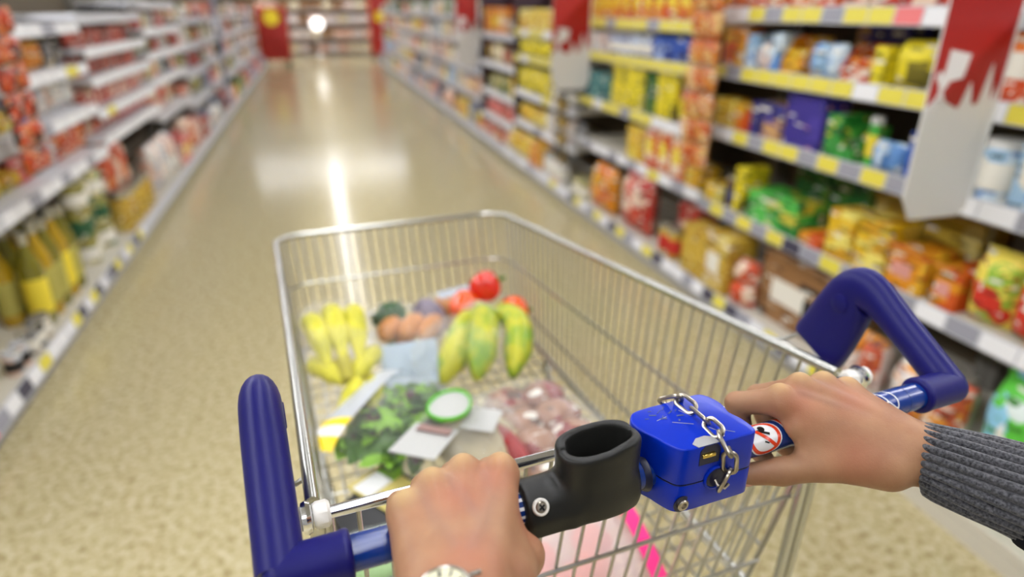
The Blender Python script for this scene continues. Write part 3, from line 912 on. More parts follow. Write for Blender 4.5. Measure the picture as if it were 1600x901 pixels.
clip_strip(1.715, 2.74, .72, 1.52, 8, 1, ['snack'], 'hanging strip of orange snack packets on the right shelf edge', 'orange and gold snack packet', 'packet', .115, 'orange snack packets hanging at right')
clip_strip(-1.15, 3.07, .80, 1.32, 6, -1, ['snackr'], 'hanging strip of red-orange packets on the near left shelf edge', 'red-orange hanging packet', 'packet', .12, 'red-orange packets hanging at left')
clip_strip(-1.10, 9.2, .28, 1.45, 10, -1, ['sil'], 'hanging strip of dark blue-grey packets far along the left shelves', 'dark blue-grey hanging packet', 'packet', .15, 'blue-grey packets hanging far left')
pk('dkgold', (38, 34, 30), (58, 52, 40), (160, 130, 50), scale=20)
clip_strip(1.70, 4.52, .38, .86, 5, 1, ['dkgold'], 'hanging strip of black and gold packets under the middle festive sign', 'black and gold hanging packet', 'packet', .10, 'black and gold hanging packets')

# ------------------------------------------------------------------ far end of the aisle
M_UNIT = plain('red_display_board', (150, 20, 6), .45)
M_UNITS = plain('orange_red_side', (196, 72, 30), .5)
M_UNITY = plain('yellow_disc_print', (222, 196, 18), .4)
def red_unit(x0, x1, y, h, label):
    t = thing('display_unit', label, 'display stand', ((x0 + x1) / 2, y, 0), 0)
    w = x1 - x0
    MB().box((0, .25, h / 2 + .09), (w, .5, h - .1), .02).build('cabinet', M_UNITS, t)
    MB().box((0, -.006, h / 2 + .09), (w * .96, .012, h - .14), .004).build('front_board', M_UNIT, t)
    MB().lathe([(0, 0), (w * .26, 0), (w * .26, .006), (0, .006)], 28, (0, -.012, 1.16), Matrix.Rotation(PI / 2, 3, 'X')).build('yellow_disc', M_UNITY, t)
    for sx in (-1, 1):
        for sy in (.06, .44): MB().lathe([(.03, 0), (.045, .01), (.045, .09), (0, .09)], 12, (sx * (w / 2 - .07), sy, 0)).build('foot', M_HOLE, t)
red_unit(-1.26, -.52, 18.6, 1.36, 'red display stand with yellow disc at the far left end of the aisle')
red_unit(1.66, 2.18, 20.1, 1.95, 'red display stand with yellow disc at the far right end of the aisle')
t = thing('bread_shelving', 'wide pale wooden bread shelving across the far end of the aisle', 'shelving', (.6, 22.5, 0), 0)
M_WOOD = plain('pale_wood', (170, 130, 92), .6, grain=.15, gscale=8)
M_EDGEGREY = plain('shelf_edge_grey', (130, 122, 116), .5)  # plain grey of the bread shelf rails
EZ = [.10, .50, .93, 1.33, 1.75]
MB().box((0, .58, 1.1), (5.6, .03, 2.2)).build('back_panel', plain('cream_back', (214, 190, 160), .7), t, False)
for e in (-2.8, 2.8): MB().box((e, .3, 1.1), (.04, .58, 2.2)).build('upright', M_WOOD, t, False)
for z in EZ:
    s_ = MB().box((0, .28, z - .02), (5.6, .56, .04)).build('shelf', M_WOOD, t, False)
    MB().box((0, -.006, z - .02), (5.6, .012, .075)).build('price_rail', M_EDGEGREY, s_, False)
for k, z in enumerate(EZ[:4]):
    x = -1.5
    i = 0
    while x < 2.6:
        w = random.uniform(.24, .34)
        mt, lk = random.choice([('peach', 'pale wrapped loaf'), ('wht', 'white wrapped loaf'), ('cream', 'cream wrapped loaf'), ('brn', 'brown wrapped loaf')])
        w = round(w, 2)
        me = cached(('loaf', w, mt), lambda: MB().box((0, 0, .12), (w, .2, .24), .05).mesh('bread_loaf', PK[mt]))
        o = link('bread_loaf', me); o.location = (x + w / 2, 22.66, z + .001)
        tag(o, f'{lk}, {ORD[i % 20]} along the {("bottom", "second", "third", "fourth")[k]} bread shelf at the far end', 'bread', 'loaves on the far bread shelves')
        x += w + .03; i += 1
# glowing round sign in front of the bread shelves
t = thing('round_sign', 'glowing white round sign standing before the far bread shelves', 'sign', (.235, 22.3, 0), 0)
MB().lathe([(0, -.05), (.15, -.05), (.18, -.03), (.18, .03), (.15, .05), (0, .05)], 32, (0, 0, .93), Matrix.Rotation(PI / 2, 3, 'X')).build('glowing_disc', emit('lit_opal', (1, .98, .95), 2.0), t)
MB().lathe([(.02, 0), (.02, .76)], 12).build('post', M_WMETAL, t)
MB().lathe([(.16, 0), (.16, .012), (.03, .03), (0, .03)], 24).build('foot_plate', M_WMETAL, t)
# ------------------------------------------------------------------ shopping trolley
M_CHROME = plain('bright_zinc_wire', (176, 175, 168), 0.30, 1.0)
M_BAR = plain('chrome_bar', (225, 226, 230), 0.12, 1.0)
M_RIM = plain('zinc_rim_tube', (186, 186, 180), 0.26, 1.0)
M_NAVY = plain('moulded_navy_plastic', (15, 13, 92), 0.40, spec=0.26, bump=0.12, gscale=900)
M_TUBE = plain('glossy_blue_handle_sleeve', (10, 48, 124), 0.16, spec=0.5)
M_LOCK = plain('coin_lock_blue', (2, 42, 172), 0.28, spec=0.24, grain=0.08, gscale=60)
M_LOCKD = plain('coin_lock_recess', (8, 14, 52), 0.4)  # lock blue darkened to stand for shade inside slot and wells
M_GREY = plain('charcoal_rubbery_plastic', (32, 32, 30), 0.38, spec=0.34, bump=0.2, gscale=1400)
M_WHITEP = plain('white_nylon', (226, 222, 214), 0.4)
M_STEEL = plain('nickel_steel', (176, 168, 154), 0.30, 1.0)
M_BRASS = plain('brass_key', (205, 178, 92), 0.25, 1.0)
M_WORN = plain('worn_grey_primer', (150, 150, 150), 0.5)
M_SCUFF = plain('dull_scuff', (58, 74, 130), .6)
M_DWHITE = plain('sticker_white', (232, 232, 232), 0.25)
M_DRED = plain('sticker_red_orange', (226, 66, 30), 0.25)
M_DBLACK = plain('sticker_black', (16, 16, 18), 0.3)
M_DBLUE = plain('sticker_dark_blue', (20, 52, 120), 0.2)
M_TYRE = plain('grey_rubber_tyre', (70, 70, 72), 0.6)

BASE_Q = (0, 0.5, -1.02)
TO = toff(BASE_Q)
trolley = tthing('shopping_trolley', 'wire supermarket trolley with blue handle, holding groceries, pushed by two hands', 'trolley', BASE_Q)
def tp(mb, name, mats, parent=None, **k): return mb.build(name, mats, trolley if parent is None else parent, off=TO, **k)

# basket: perimeter points running left rear > front > right rear, at the rim (0) and at the floor (1)
def perim(hwr, vr, wr, hwf, vf, wf, rad):
    L = []
    for i in range(39):                      # left side, rear to front
        L.append((0, i / 38))
    out = []
    def P(u, v):
        t = (v - vr) / (vf - vr)
        return Vector((u, v, wr + (wf - wr) * t))
    def hw(v): return hwr + (hwf - hwr) * (v - vr) / (vf - vr)
    vs = vf - rad
    for i in range(39):
        v = vr + (vs - vr) * i / 38; out.append(P(-hw(v), v))
    for i in range(1, 4):
        a = PI / 2 * i / 4
        out.append(P(-hwf + rad * (1 - math.cos(a)), vs + rad * math.sin(a)))
    for i in range(18):
        out.append(P(-hwf + rad + (2 * hwf - 2 * rad) * i / 17, vf))
    right = [Vector((-p.x, p.y, p.z)) for p in out[:42]][::-1]
    return out + right
RIM = perim(0.277, 0.100, -0.034, 0.262, 1.10, -0.127, 0.055)
FLO = perim(0.262, 0.155, -0.388, 0.246, 1.01, -0.355, 0.045)
def lerpP(t): return [a.lerp(b, t) for a, b in zip(RIM, FLO)]
m = MB().tube(RIM, 0.0062, 10)
rim = tp(m, 'basket_rim', M_RIM)
for t in (0.44, 0.8):
    tp(MB().tube(lerpP(t), 0.0030, 6), 'side_ring', M_CHROME, rim)
tp(MB().tube(FLO, 0.0045, 8), 'floor_ring', M_CHROME, rim)
for i in range(0, len(RIM)):
    a, b = RIM[i], FLO[i]
    n_ = Vector((0, 0, 0))
    tp(MB().tube([a, a.lerp(b, .5), b], 0.0021, 6), 'basket_wire', M_CHROME, rim)
flo = tp(MB().tube([FLO[0], FLO[-1]], 0.004, 8), 'basket_floor', M_CHROME)
def floor_w(v): return -0.388 + 0.033 * (v - .155) / .855
for i in range(21):
    u = -0.243 + 0.486 * i / 20
    tp(MB().tube([(u * 1.04, .157, floor_w(.157)), (u * .98, 1.008, floor_w(1.008))], 0.002, 6), 'floor_wire', M_CHROME, flo)
for i in range(24):
    v = 0.17 + 0.82 * i / 23
    h = 0.262 - 0.016 * (v - .155) / .855
    if v > .96: h -= .02
    tp(MB().tube([(-h, v, floor_w(v) - .004), (h, v, floor_w(v) - .004)], 0.002, 6), 'floor_wire', M_CHROME, flo)

# rear gate below the chrome bar
def gate(u, t):  # u in -1..1, t 0 top .. 1 bottom
    return Vector((u * (0.268 - 0.010 * t), 0.084 + 0.070 * t, -0.036 - 0.348 * t))
gt = tp(MB().tube([gate(-1, 0), gate(-1, 1), gate(1, 1), gate(1, 0)], 0.0035, 8), 'rear_gate', M_CHROME)
for i in range(1, 22):
    u = -1 + 2 * i / 22
    tp(MB().tube([gate(u, 0), gate(u, 1)], 0.0021, 6), 'gate_wire', M_CHROME, gt)
for t in (0.12, 0.5, 0.86):
    a, b = gate(-1, t), gate(1, t)
    o = Vector((0, -.004, 0))
    tp(MB().tube([a + o, b + o], 0.0026, 6), 'gate_cross_wire', M_CHROME, gt)

# chrome bar with its end fittings
tp(MB().tube([(-.268, .080, -.030), (.272, .080, -.030)], 0.0052, 14), 'chrome_bar', M_BAR)
Rx = Matrix.Rotation(PI / 2, 3, 'Y')
for s in (-1, 1):
    c = (s * .2715, .080, -.030)
    cap = MB().lathe([(.0, -.0065), (.0090, -.0065), (.0108, -.004), (.0108, .004), (.0085, .0065), (.0, .0065)], 8, c, Rx)
    cp = tp(cap, 'end_cap', M_WHITEP)
    ring = MB()
    ring.tube([(s * .2830, .080 + .0088 * math.cos(a), -.030 + .0088 * math.sin(a)) for a in [2 * PI * k / 20 for k in range(20)]], 0.0045, 8, closed=True)
    tp(ring, 'pivot_ring', M_BAR, cp)
    tp(MB().lathe([(.0, -.0035), (.0100, -.0035), (.0100, .0025), (.0, .0025)], 14, (s * .2905, .080, -.030), Rx), 'pivot_washer', M_WHITEP, cp)

# handle
HR = 0.0123
hand_bar = tp(MB().tube([(-.285 + .57 * i / 20, 0, 0) for i in range(21)], HR, 28), 'handle', M_TUBE)
tp(MB().box((0, .0005, HR - .0002), (.52, .0011, .0008), .0003), 'sleeve_seam', M_DBLUE, hand_bar)
def cyl(s, t, r=HR + .0004, a0=math.radians(45)):
    """flat sticker coordinates (s along the bar, t round it) onto the handle"""
    a = a0 + t / r
    return Vector((s, -r * math.cos(a), r * math.sin(a)))
def sticker(name, shapes, parent=hand_bar):
    """shapes: list of (kind, data, material index, layer)"""
    mb = MB()
    for kind, d, mi, lay in shapes:
        r = HR + .0003 + .00012 * lay
        if kind == 'rect':
            s0, s1, t0, t1 = d
            mb.grid(lambda i, j: cyl(s0 + (s1 - s0) * i, t0 + (t1 - t0) * j, r), 5, 14, mi=mi)
        elif kind == 'ring':
            cs, ct, ri, ro = d[:4]; a0, a1 = d[4:] if len(d) > 4 else (0, 2 * PI)
            mb.grid(lambda i, j: cyl(cs + (ri + (ro - ri) * j) * math.cos(a0 + (a1 - a0) * i), ct + (ri + (ro - ri) * j) * math.sin(a0 + (a1 - a0) * i), r), 40, 3 if ri > 0 else 8, mi=mi)
        elif kind == 'line':
            (s0, t0), (s1, t1), w = d
            L = math.hypot(s1 - s0, t1 - t0); nx, ny = -(t1 - t0) / L * w / 2, (s1 - s0) / L * w / 2
            mb.grid(lambda i, j: cyl(s0 + (s1 - s0) * i + nx * (2 * j - 1), t0 + (t1 - t0) * i + ny * (2 * j - 1), r), 12, 2, mi=mi)
    return tp(mb, name, [M_DWHITE, M_DRED, M_DBLACK, M_DBLUE], parent)
# warning sign between the coin lock and the hand that holds the far end
cs, ct = .0735, .001
sticker('warning_sticker', [
    ('rect', (.044, .112, -.0185, .0185), 3, 0),
    ('ring', (cs, ct, 0, .0172), 0, 1),
    ('ring', (cs, ct, .0128, .0160), 1, 2),
    ('line', ((cs - .010, ct + .0100), (cs + .0095, ct - .0095), .0030), 1, 4),
    ('ring', (cs + .001, ct + .0070, 0, .0030), 2, 3),
    ('line', ((cs - .004, ct + .006), (cs + .006, ct + .001), .0022), 2, 3),
    ('line', ((cs - .001, ct - .004), (cs + .003, ct - .006), .0012), 2, 3),
    ('line', ((.0955, .0185), (.0985, .002), .0050), 1, 1),
    ('line', ((.0925, .0185), (.0952, .004), .0009), 0, 2),
])
# white line drawing of a trolley and child near the far elbow
dc = (.205, .0)
sticker('line_drawing_sticker', [
    ('ring', (dc[0], dc[1], .0166, .0178, -PI * .62, PI * .62), 0, 1),
    ('ring', (dc[0] - .010, dc[1] - .002, .0105, .0118, PI * .3, PI * 1.2), 0, 1),
    ('line', ((.190, .010), (.207, .012), .0012), 0, 1), ('line', ((.207, .012), (.212, .001), .0012), 0, 1),
    ('line', ((.212, .001), (.196, -.001), .0012), 0, 1), ('line', ((.196, -.001), (.190, .010), .0012), 0, 1),
    ('line', ((.198, .011), (.203, .000), .0009), 0, 1), ('line', ((.203, .012), (.199, .000), .0009), 0, 1),
    ('line', ((.212, .001), (.219, -.006), .0010), 0, 1), ('line', ((.206, .000), (.207, -.012), .0010), 0, 1),
    ('ring', (.207, -.0125, 0, .0018), 0, 1), ('ring', (.2192, -.0065, 0, .0016), 0, 1),
    ('ring', (.204, .0145, 0, .0028), 0, 1), ('line', ((.204, .012), (.198, .006), .0022), 0, 1),
])
# striped sticker just showing beside the grey holder
sticker('striped_sticker', [('rect', (-.152, -.120, -.0185, .0185), 3, 0)] +
        [('rect', (-.152, -.1325 + .001 * k, -.0165 + .0063 * k, -.0140 + .0063 * k), 0, 1) for k in range(6)])
for s in (-1, 1):
    tp(MB().tube([(s * .2375, 0, 0), (s * .2385, 0, 0)], HR + .0003, 28), 'sleeve_joint', M_DBLUE, hand_bar)

# navy side arms: elbow, upright, apex and the flattened foot clamped on the basket corner
for s in (-1, 1):
    mb = MB()
    u0 = s * .303
    prof = [(.0158, 0), (.0166, .002), (.0166, .046)]
    mb.lathe([(HR + .0006, -.0005), (.0158, 0), (.0169, .0015), (.0169, .005), (.0163, .007), (.0160, .045), (.0145, .0505), (.0105, .0545), (.0, .0565)], 26, (s * .2585, 0, 0),
             Matrix.Rotation(PI / 2 * s, 3, 'Y'))
    path = [(0, 0, .0160, .0160), (.026, .0155, .0160, .0160), (.056, .0325, .0166, .0160), (.080, .0460, .0182, .0160), (.097, .0535, .0215, .0158),
            (.111, .0545, .0255, .0156), (.1215, .0450, .0290, .0154), (.1290, .0290, .0318, .0150), (.1365, .0100, .0335, .0146), (.1445, -.0110, .0348, .0142), (.1525, -.0290, .0356, .0138), (.1538, -.0322, .0345, .0125)]
    pts = [Vector((p[0], p[1])) for p in path]
    pp = smooth_loop([(a, b, 0) for a, b, _, _ in path], 3, closed=False)
    aw = smooth_loop([(c, d, 0) for _, _, c, d in path], 3, closed=False)
    n = 24
    vs, fs = [], []
    for i, p in enumerate(pp):
        q0, q1 = pp[max(i - 1, 0)], pp[min(i + 1, len(pp) - 1)]
        t = (q1 - q0).normalized(); nn = Vector((-t.y, t.x))
        for j in range(n):
            a = 2 * PI * j / n
            ca, sa = math.cos(a), math.sin(a)
            f = i / (len(pp) - 1); e = 1.0 - 0.42 * max(0, f - .35) / .65
            xa = math.copysign(abs(ca) ** e, ca) * aw[i].x; xb = math.copysign(abs(sa) ** e, sa) * aw[i].y
            vs.append((u0 + xb, p.x + nn.x * xa, p.y + nn.y * xa))
    for i in range(len(pp) - 1):
        for j in range(n):
            q = (i * n + j, i * n + (j + 1) % n, (i + 1) * n + (j + 1) % n, (i + 1) * n + j)
            fs.append(q)
    fs.append(tuple(range(n))[::-1]); fs.append(tuple(range((len(pp) - 1) * n, len(pp) * n)))
    mb.add(vs, fs)
    arm = tp(mb, 'side_arm', M_NAVY, angle=50)
    for side in (-1, 1):
        tp(MB().lathe([(0, 0), (.0105, 0), (.0105, .0006), (.0096, .0010), (0, .0010)], 24, (u0 + side * .0152, .126, .036), Matrix.Rotation(PI / 2 * side, 3, 'Y')), 'moulded_disc', M_NAVY, arm)
    for dv in ((-.020, .018) if s > 0 else (-.020,)):
        a = Vector((s * .302, .1515 + dv, -.026 + dv * .4)); b = Vector((s * .2775, .176 + dv * 1.6, -.0425 - dv * .12))
        tp(MB().tube([a, a.lerp(b, .6) + Vector((0, 0, -.004)), b], 0.0024, 8), 'support_wire', M_CHROME, arm)

# charcoal holder with an open oval socket
HOLC = np.array((-.0785, -.0035, .0))
def holder_sdf(X):
    d = sd_cone(X, (-.1365, 0, 0), (-.050, 0, 0), .0186, .0194)
    d = smin(d, sd_rbox(X, (-.118, -.004, -.009), (.0185, .0155, .0105), .005), .006)
    p = X - HOLC
    w = X[..., 2]
    flare = 1 + np.clip((w + .01) / .06, 0, 1) * .06
    e = np.sqrt((np.abs(p[..., 0]) / (.0312 * flare)) ** 2.6 + (np.abs(p[..., 1]) / (.0185 * flare)) ** 2.6 + 1e-9) ** (2 / 2.6)
    side = (e - 1) * .021
    top = w - (.0470 + .0035 * np.sin((p[..., 0] / .03) * 2.0 + 0.6) * np.where(p[..., 1] < 0, 1, .2) - np.where(p[..., 1] < 0, .004, 0) * np.clip(1 - np.abs(p[..., 0]) / .03, 0, 1))
    bot = -.0165 - w
    col = smax(smax(side, top, .005), bot, .006)
    d = smin(d, col, .008)
    d = smax(d, -(X[..., 0] + .1395), .003)
    d = smax(d, X[..., 0] + .0475, .004)
    # hollow
    e2 = np.sqrt((np.abs(p[..., 0]) / .0250) ** 2.4 + (np.abs(p[..., 1]) / .0128) ** 2.4 + 1e-9) ** (2 / 2.4)
    d = smax(d, -np.maximum((e2 - 1) * .014, .0137 - w), .004)
    d = smax(d, -.0165 - X[..., 2], .002)
    return d
V_, F_ = surface_nets(holder_sdf, (-.152, -.04, -.032), (-.036, .034, .066), .0011, relax=3)
holder = link('cup_holder', np_mesh('cup_holder', V_, F_, M_GREY, TO), trolley)
scd = Vector((0, -.82, .57)).normalized()
Rs = scd.to_track_quat('Z', 'Y').to_matrix()
sc_c = Vector((-.1295, -.0165, .0100))
tp(MB().lathe([(.0062, -.004), (.0062, .0005), (.0055, .0012), (.0042, .0012), (.0042, -.0005)], 24, sc_c, Rs), 'nylon_washer', M_WHITEP, holder)
sw = MB().lathe([(.0040, -.002), (.0040, .0012), (.0033, .0020), (0, .0022)], 20, sc_c, Rs)
scr = tp(sw, 'screw', M_STEEL, holder)
for a in (0, PI / 2):
    scr2 = MB().box(sc_c + scd * .0021, (.0052, .0013, .0012), 0, Rs @ Matrix.Rotation(a + .5, 3, 'Z'))
    tp(scr2, 'screw_slot', M_DBLACK, holder)

# blue coin lock
plan = [(-.0395, .016), (-.0385, .004), (-.0330, -.008), (-.0290, -.019), (-.0235, -.0275), (-.012, -.0300), (.010, -.0300), (.030, -.0300), (.0415, -.0290), (.0445, -.022),
        (.0435, -.010), (.0405, .000), (.0425, .012), (.0395, .024), (.0330, .0305), (.018, .0305), (.000, .0295), (-.018, .0290), (-.0320, .0265)]
plan_s = [(p.x, p.y) for p in smooth_loop([(a, b, 0) for a, b in plan], 4)]
lock = tp(MB().prism(plan_s, -.0205, .0038, .0008), 'coin_lock', M_LOCK)
tp(MB().prism([(x * .996, y * .996) for x, y in plan_s], .0037, .0044, 0), 'parting_groove', M_LOCKD, lock)
tp(MB().prism(plan_s, .0043, .0368, .0014, seg=3), 'lock_cover', M_LOCK, lock)
# key slot, inner shade painted as a dark plate, worn round its edge
slot = [(-.0085, .0200), (-.0085, .0325), (-.005, .0365), (.006, .0365), (.0095, .0325), (.0095, .0200)]
tp(MB().prism(slot, -.0306, -.0300, 0, axes=(0, 2, 1)), 'key_slot', M_LOCKD, lock)
tp(MB().prism([(-.0105, -.0300), (.0085, -.0300), (.0075, -.0225), (.002, -.0195), (-.006, -.0200), (-.0125, -.0250)], .0368, .0371, 0), 'worn_patch', M_WORN, lock)
tp(MB().box((-.0015, -.0312, .0290), (.0115, .0035, .0032), .0006), 'key', M_BRASS, lock)
tp(MB().lathe([(0, 0), (.0085, 0), (.0085, .0010), (.0070, .0014), (0, .0006)], 24, (.0085, -.0300, .0050), Matrix.Rotation(PI / 2, 3, 'X')), 'key_well', M_LOCKD, lock)
tp(MB().lathe([(.0105, 0), (.0105, .0012), (.0090, .0018), (.0085, .0004)], 28, (.0085, -.0298, .0050), Matrix.Rotation(PI / 2, 3, 'X')), 'well_collar', M_LOCK, lock)
tp(MB().lathe([(0, 0), (.0072, 0), (.0072, .0006), (0, .0006)], 24, (-.019, -.0292, -.0125), Matrix.Rotation(PI / 2, 3, 'X')), 'screw_recess', M_LOCKD, lock)
ls = tp(MB().lathe([(.0048, 0), (.0048, .0022), (.0040, .0030), (.0026, .0030), (.0024, .0012), (0, .0012)], 20, (-.019, -.0296, -.0123), Matrix.Rotation(PI / 2, 3, 'X')), 'lock_screw', M_STEEL, lock)
tp(MB().lathe([(0, 0), (.0126, 0), (.0150, .004), (.0150, .0045), (0, .0045)], 24, (-.0405, 0, 0), Matrix.Rotation(PI / 2, 3, 'Y')), 'handle_collar', M_LOCKD, lock)
for k, (x0, y0, x1, y1) in enumerate([(-.010, .004, .004, -.004), (.012, -.012, .019, -.022), (.017, -.016, .027, -.024), (-.020, .010, -.010, .012), (.004, .016, .009, .006)]):
    d = Vector((x1 - x0, y1 - y0, 0)); L = d.length
    tp(MB().box(((x0 + x1) / 2, (y0 + y1) / 2, .0369), (L, .0005, .0003), 0, Matrix.Rotation(math.atan2(d.y, d.x), 3, 'Z')), 'scratch', M_WORN, lock)

rg = np.random.default_rng(12)
for k in range(12):
    x, y, a = rg.uniform(-.026, .004), rg.uniform(.004, .024), rg.uniform(-.5, .9)
    tp(MB().box((x, y, .0369), (rg.uniform(.002, .006), rg.uniform(.0006, .0018), .0003), 0, Matrix.Rotation(a, 3, 'Z')), 'scuff', M_SCUFF, lock)

# chain: over the top of the lock and down its front
CH = [Vector(p) for p in [(.003, .036, .0335), (.0075, .0315, .0415), (.0125, .018, .0395), (.0128, .003, .0395), (.0128, -.0125, .0395), (.0118, -.0265, .0392), (.0135, -.0345, .0325), (.0165, -.0350, .018), (.0165, -.0345, .003), (.0110, -.0340, -.0035)]]
def link_ring(c, t, nrm, L=.0232, Wd=.0132, r=.00178):
    t = t.normalized(); nrm = (nrm - t * nrm.dot(t)).normalized(); b = t.cross(nrm)
    hl, rr = L / 2 - Wd / 2, Wd / 2 - r
    P = []
    for k in range(9):
        a = -PI / 2 + PI * k / 8
        P.append(c + t * (hl + rr * math.cos(a)) + b * (rr * math.sin(a)))
    for k in range(9):
        a = PI / 2 + PI * k / 8
        P.append(c - t * hl + t * (rr * math.cos(a)) + b * (rr * math.sin(a)))
    return MB().tube(P, r, 8, closed=True)
cl = smooth_loop(CH, 10, closed=False)
seg = [0.0]
for a, b in zip(cl, cl[1:]): seg.append(seg[-1] + (b - a).length)
nl = max(2, round(seg[-1] / .0160))
def at_len(x):
    for i in range(len(cl) - 1):
        if seg[i + 1] >= x: return cl[i].lerp(cl[i + 1], (x - seg[i]) / max(1e-9, seg[i + 1] - seg[i]))
    return cl[-1]
for i in range(nl):
    s0, s1 = seg[-1] * i / nl, seg[-1] * (i + 1) / nl
    a, b = at_len(s0), at_len(s1)
    c = (a + b) / 2
    up = Vector((0, 0, 1)) if c.y > -.030 else Vector((0, -1, .25))
    t = (b - a)
    side = t.cross(up)
    nrm = (up + side.normalized() * (1.0 if i % 2 else -1.1))
    tp(link_ring(c, t, nrm), 'chain_link', M_STEEL, lock)
tp(MB().tube([(.0085, -.029, .003), (.0085, -.034, .000), (.0125, -.0375, -.001), (.0165, -.0365, .001)], .0012, 8), 'chain_anchor', M_STEEL, lock)

# undercarriage: two side frames, axle bar, four castors
for s in (-1, 1):
    fr = [(s * .272, .100, -.045), (s * .270, .112, -.42), (s * .262, .13, -.80), (s * .245, .20, -.845), (s * .21, .85, -.865), (s * .205, .93, -.855)]
    sf = tp(MB().tube(smooth_loop(fr, 4, closed=False), .0105, 10), 'side_frame', M_RIM)
    tp(MB().tube([(s * .252, .80, -.378), (s * .225, .60, -.62), (s * .235, .30, -.845)], .008, 8), 'side_brace', M_RIM, sf)
    for vv, uu in ((.19, .247), (.88, .207)):
        fk = MB().box((s * uu, vv, -.89), (.030, .030, .05), .005)
        fk.box((s * uu - .018, vv - .012, -.935), (.004, .034, .07), .001); fk.box((s * uu + .018, vv - .012, -.935), (.004, .034, .07), .001)
        ca = tp(fk, 'castor', M_RIM)
        tp(MB().lathe([(.012, -.014), (.052, -.014), (.058, -.009), (.058, .009), (.052, .014), (.012, .014)], 24, (s * uu, vv - .02, -.962), Rx), 'wheel', M_TYRE, ca)
tp(MB().tube([(-.255, .16, -.83), (.255, .16, -.83)], .0095, 10), 'axle_bar', M_RIM)
tp(MB().tube([(-.215, .85, -.862), (.215, .85, -.862)], .0095, 10), 'axle_bar', M_RIM)
# ------------------------------------------------------------------ the shopper's arms
def skin_mat():
    m, nt, b = new_mat('skin')
    tc = N(nt, 'ShaderNodeTexCoord')
    n1 = N(nt, 'ShaderNodeTexNoise', i_Scale=38.0, i_Detail=3.0)
    n2 = N(nt, 'ShaderNodeTexNoise', i_Scale=420.0, i_Detail=3.0)
    n3 = N(nt, 'ShaderNodeTexVoronoi', i_Scale=1500.0)
    for n in (n1, n2, n3): nt.links.new(tc.outputs['Object'], n.inputs['Vector'])
    rp = N(nt, 'ShaderNodeValToRGB')
    e = rp.color_ramp.elements
    e[0].position = .30; e[0].color = lin((150, 106, 78)) + (1,)
    e[1].position = .70; e[1].color = lin((168, 128, 95)) + (1,)
    nt.links.new(n1.outputs['Fac'], rp.inputs[0])
    at = N(nt, 'ShaderNodeAttribute', attribute_name='knuckle')
    mx = N(nt, 'ShaderNodeMix', data_type='RGBA')
    mx.inputs[7].default_value = lin((194, 166, 112)) + (1,)
    nt.links.new(at.outputs['Fac'], mx.inputs[0]); nt.links.new(rp.outputs[0], mx.inputs[6])
    at2 = N(nt, 'ShaderNodeAttribute', attribute_name='flush')
    mx2 = N(nt, 'ShaderNodeMix', data_type='RGBA')
    mx2.inputs[7].default_value = lin((170, 102, 78)) + (1,)
    nt.links.new(at2.outputs['Fac'], mx2.inputs[0]); nt.links.new(mx.outputs[2], mx2.inputs[6])
    at3 = N(nt, 'ShaderNodeAttribute', attribute_name='vein')
    mx3 = N(nt, 'ShaderNodeMix', data_type='RGBA')
    mx3.inputs[7].default_value = lin((132, 112, 108)) + (1,)
    nt.links.new(at3.outputs['Fac'], mx3.inputs[0]); nt.links.new(mx2.outputs[2], mx3.inputs[6])
    nt.links.new(mx3.outputs[2], b.inputs['Base Color'])
    b.inputs['Roughness'].default_value = 0.48
    b.inputs['Specular IOR Level'].default_value = 0.35
    b.inputs['Subsurface Weight'].default_value = 0.10
    b.inputs['Subsurface Radius'].default_value = (1.0, 0.35, 0.2)
    b.inputs['Subsurface Scale'].default_value = 0.006
    ad = N(nt, 'ShaderNodeMath', operation='MULTIPLY_ADD'); ad.inputs[1].default_value = 0.5
    nt.links.new(n3.outputs['Distance'], ad.inputs[0]); nt.links.new(n2.outputs['Fac'], ad.inputs[2])
    bp = N(nt, 'ShaderNodeBump', i_Strength=0.22, i_Distance=0.0006)
    nt.links.new(ad.outputs[0], bp.inputs['Height']); nt.links.new(bp.outputs['Normal'], b.inputs['Normal'])
    return m
M_SKIN = skin_mat()
M_NAIL = plain('fingernail', (226, 176, 158), 0.22, spec=0.5)
def knit_mat():
    m, nt, b = new_mat('grey_rib_knit')
    tc = N(nt, 'ShaderNodeTexCoord')
    n1 = N(nt, 'ShaderNodeTexNoise', i_Scale=520.0, i_Detail=4.0)
    nt.links.new(tc.outputs['Object'], n1.inputs['Vector'])
    rp = N(nt, 'ShaderNodeValToRGB')
    e = rp.color_ramp.elements
    e[0].position = .3; e[0].color = lin((34, 34, 38)) + (1,)
    e[1].position = .72; e[1].color = lin((98, 98, 102)) + (1,)
    nt.links.new(n1.outputs['Fac'], rp.inputs[0]); nt.links.new(rp.outputs[0], b.inputs['Base Color'])
    b.inputs['Roughness'].default_value = 0.95
    b.inputs['Specular IOR Level'].default_value = 0.1
    b.inputs['Sheen Weight'].default_value = 0.3
    bp = N(nt, 'ShaderNodeBump', i_Strength=0.7, i_Distance=0.001)
    nt.links.new(n1.outputs['Fac'], bp.inputs['Height']); nt.links.new(bp.outputs['Normal'], b.inputs['Normal'])
    return m
M_KNIT = knit_mat()
M_JACKET = plain('dark_navy_wool', (17, 18, 30), 0.95, spec=0.15, grain=0.4, gscale=300, bump=0.5)

PQ = (-.12, -.45, -1.02)
person = tthing('person', 'shopper with a wristwatch and grey ribbed cuffs, both hands gripping the trolley handle', 'person', PQ)
PO = toff(PQ)

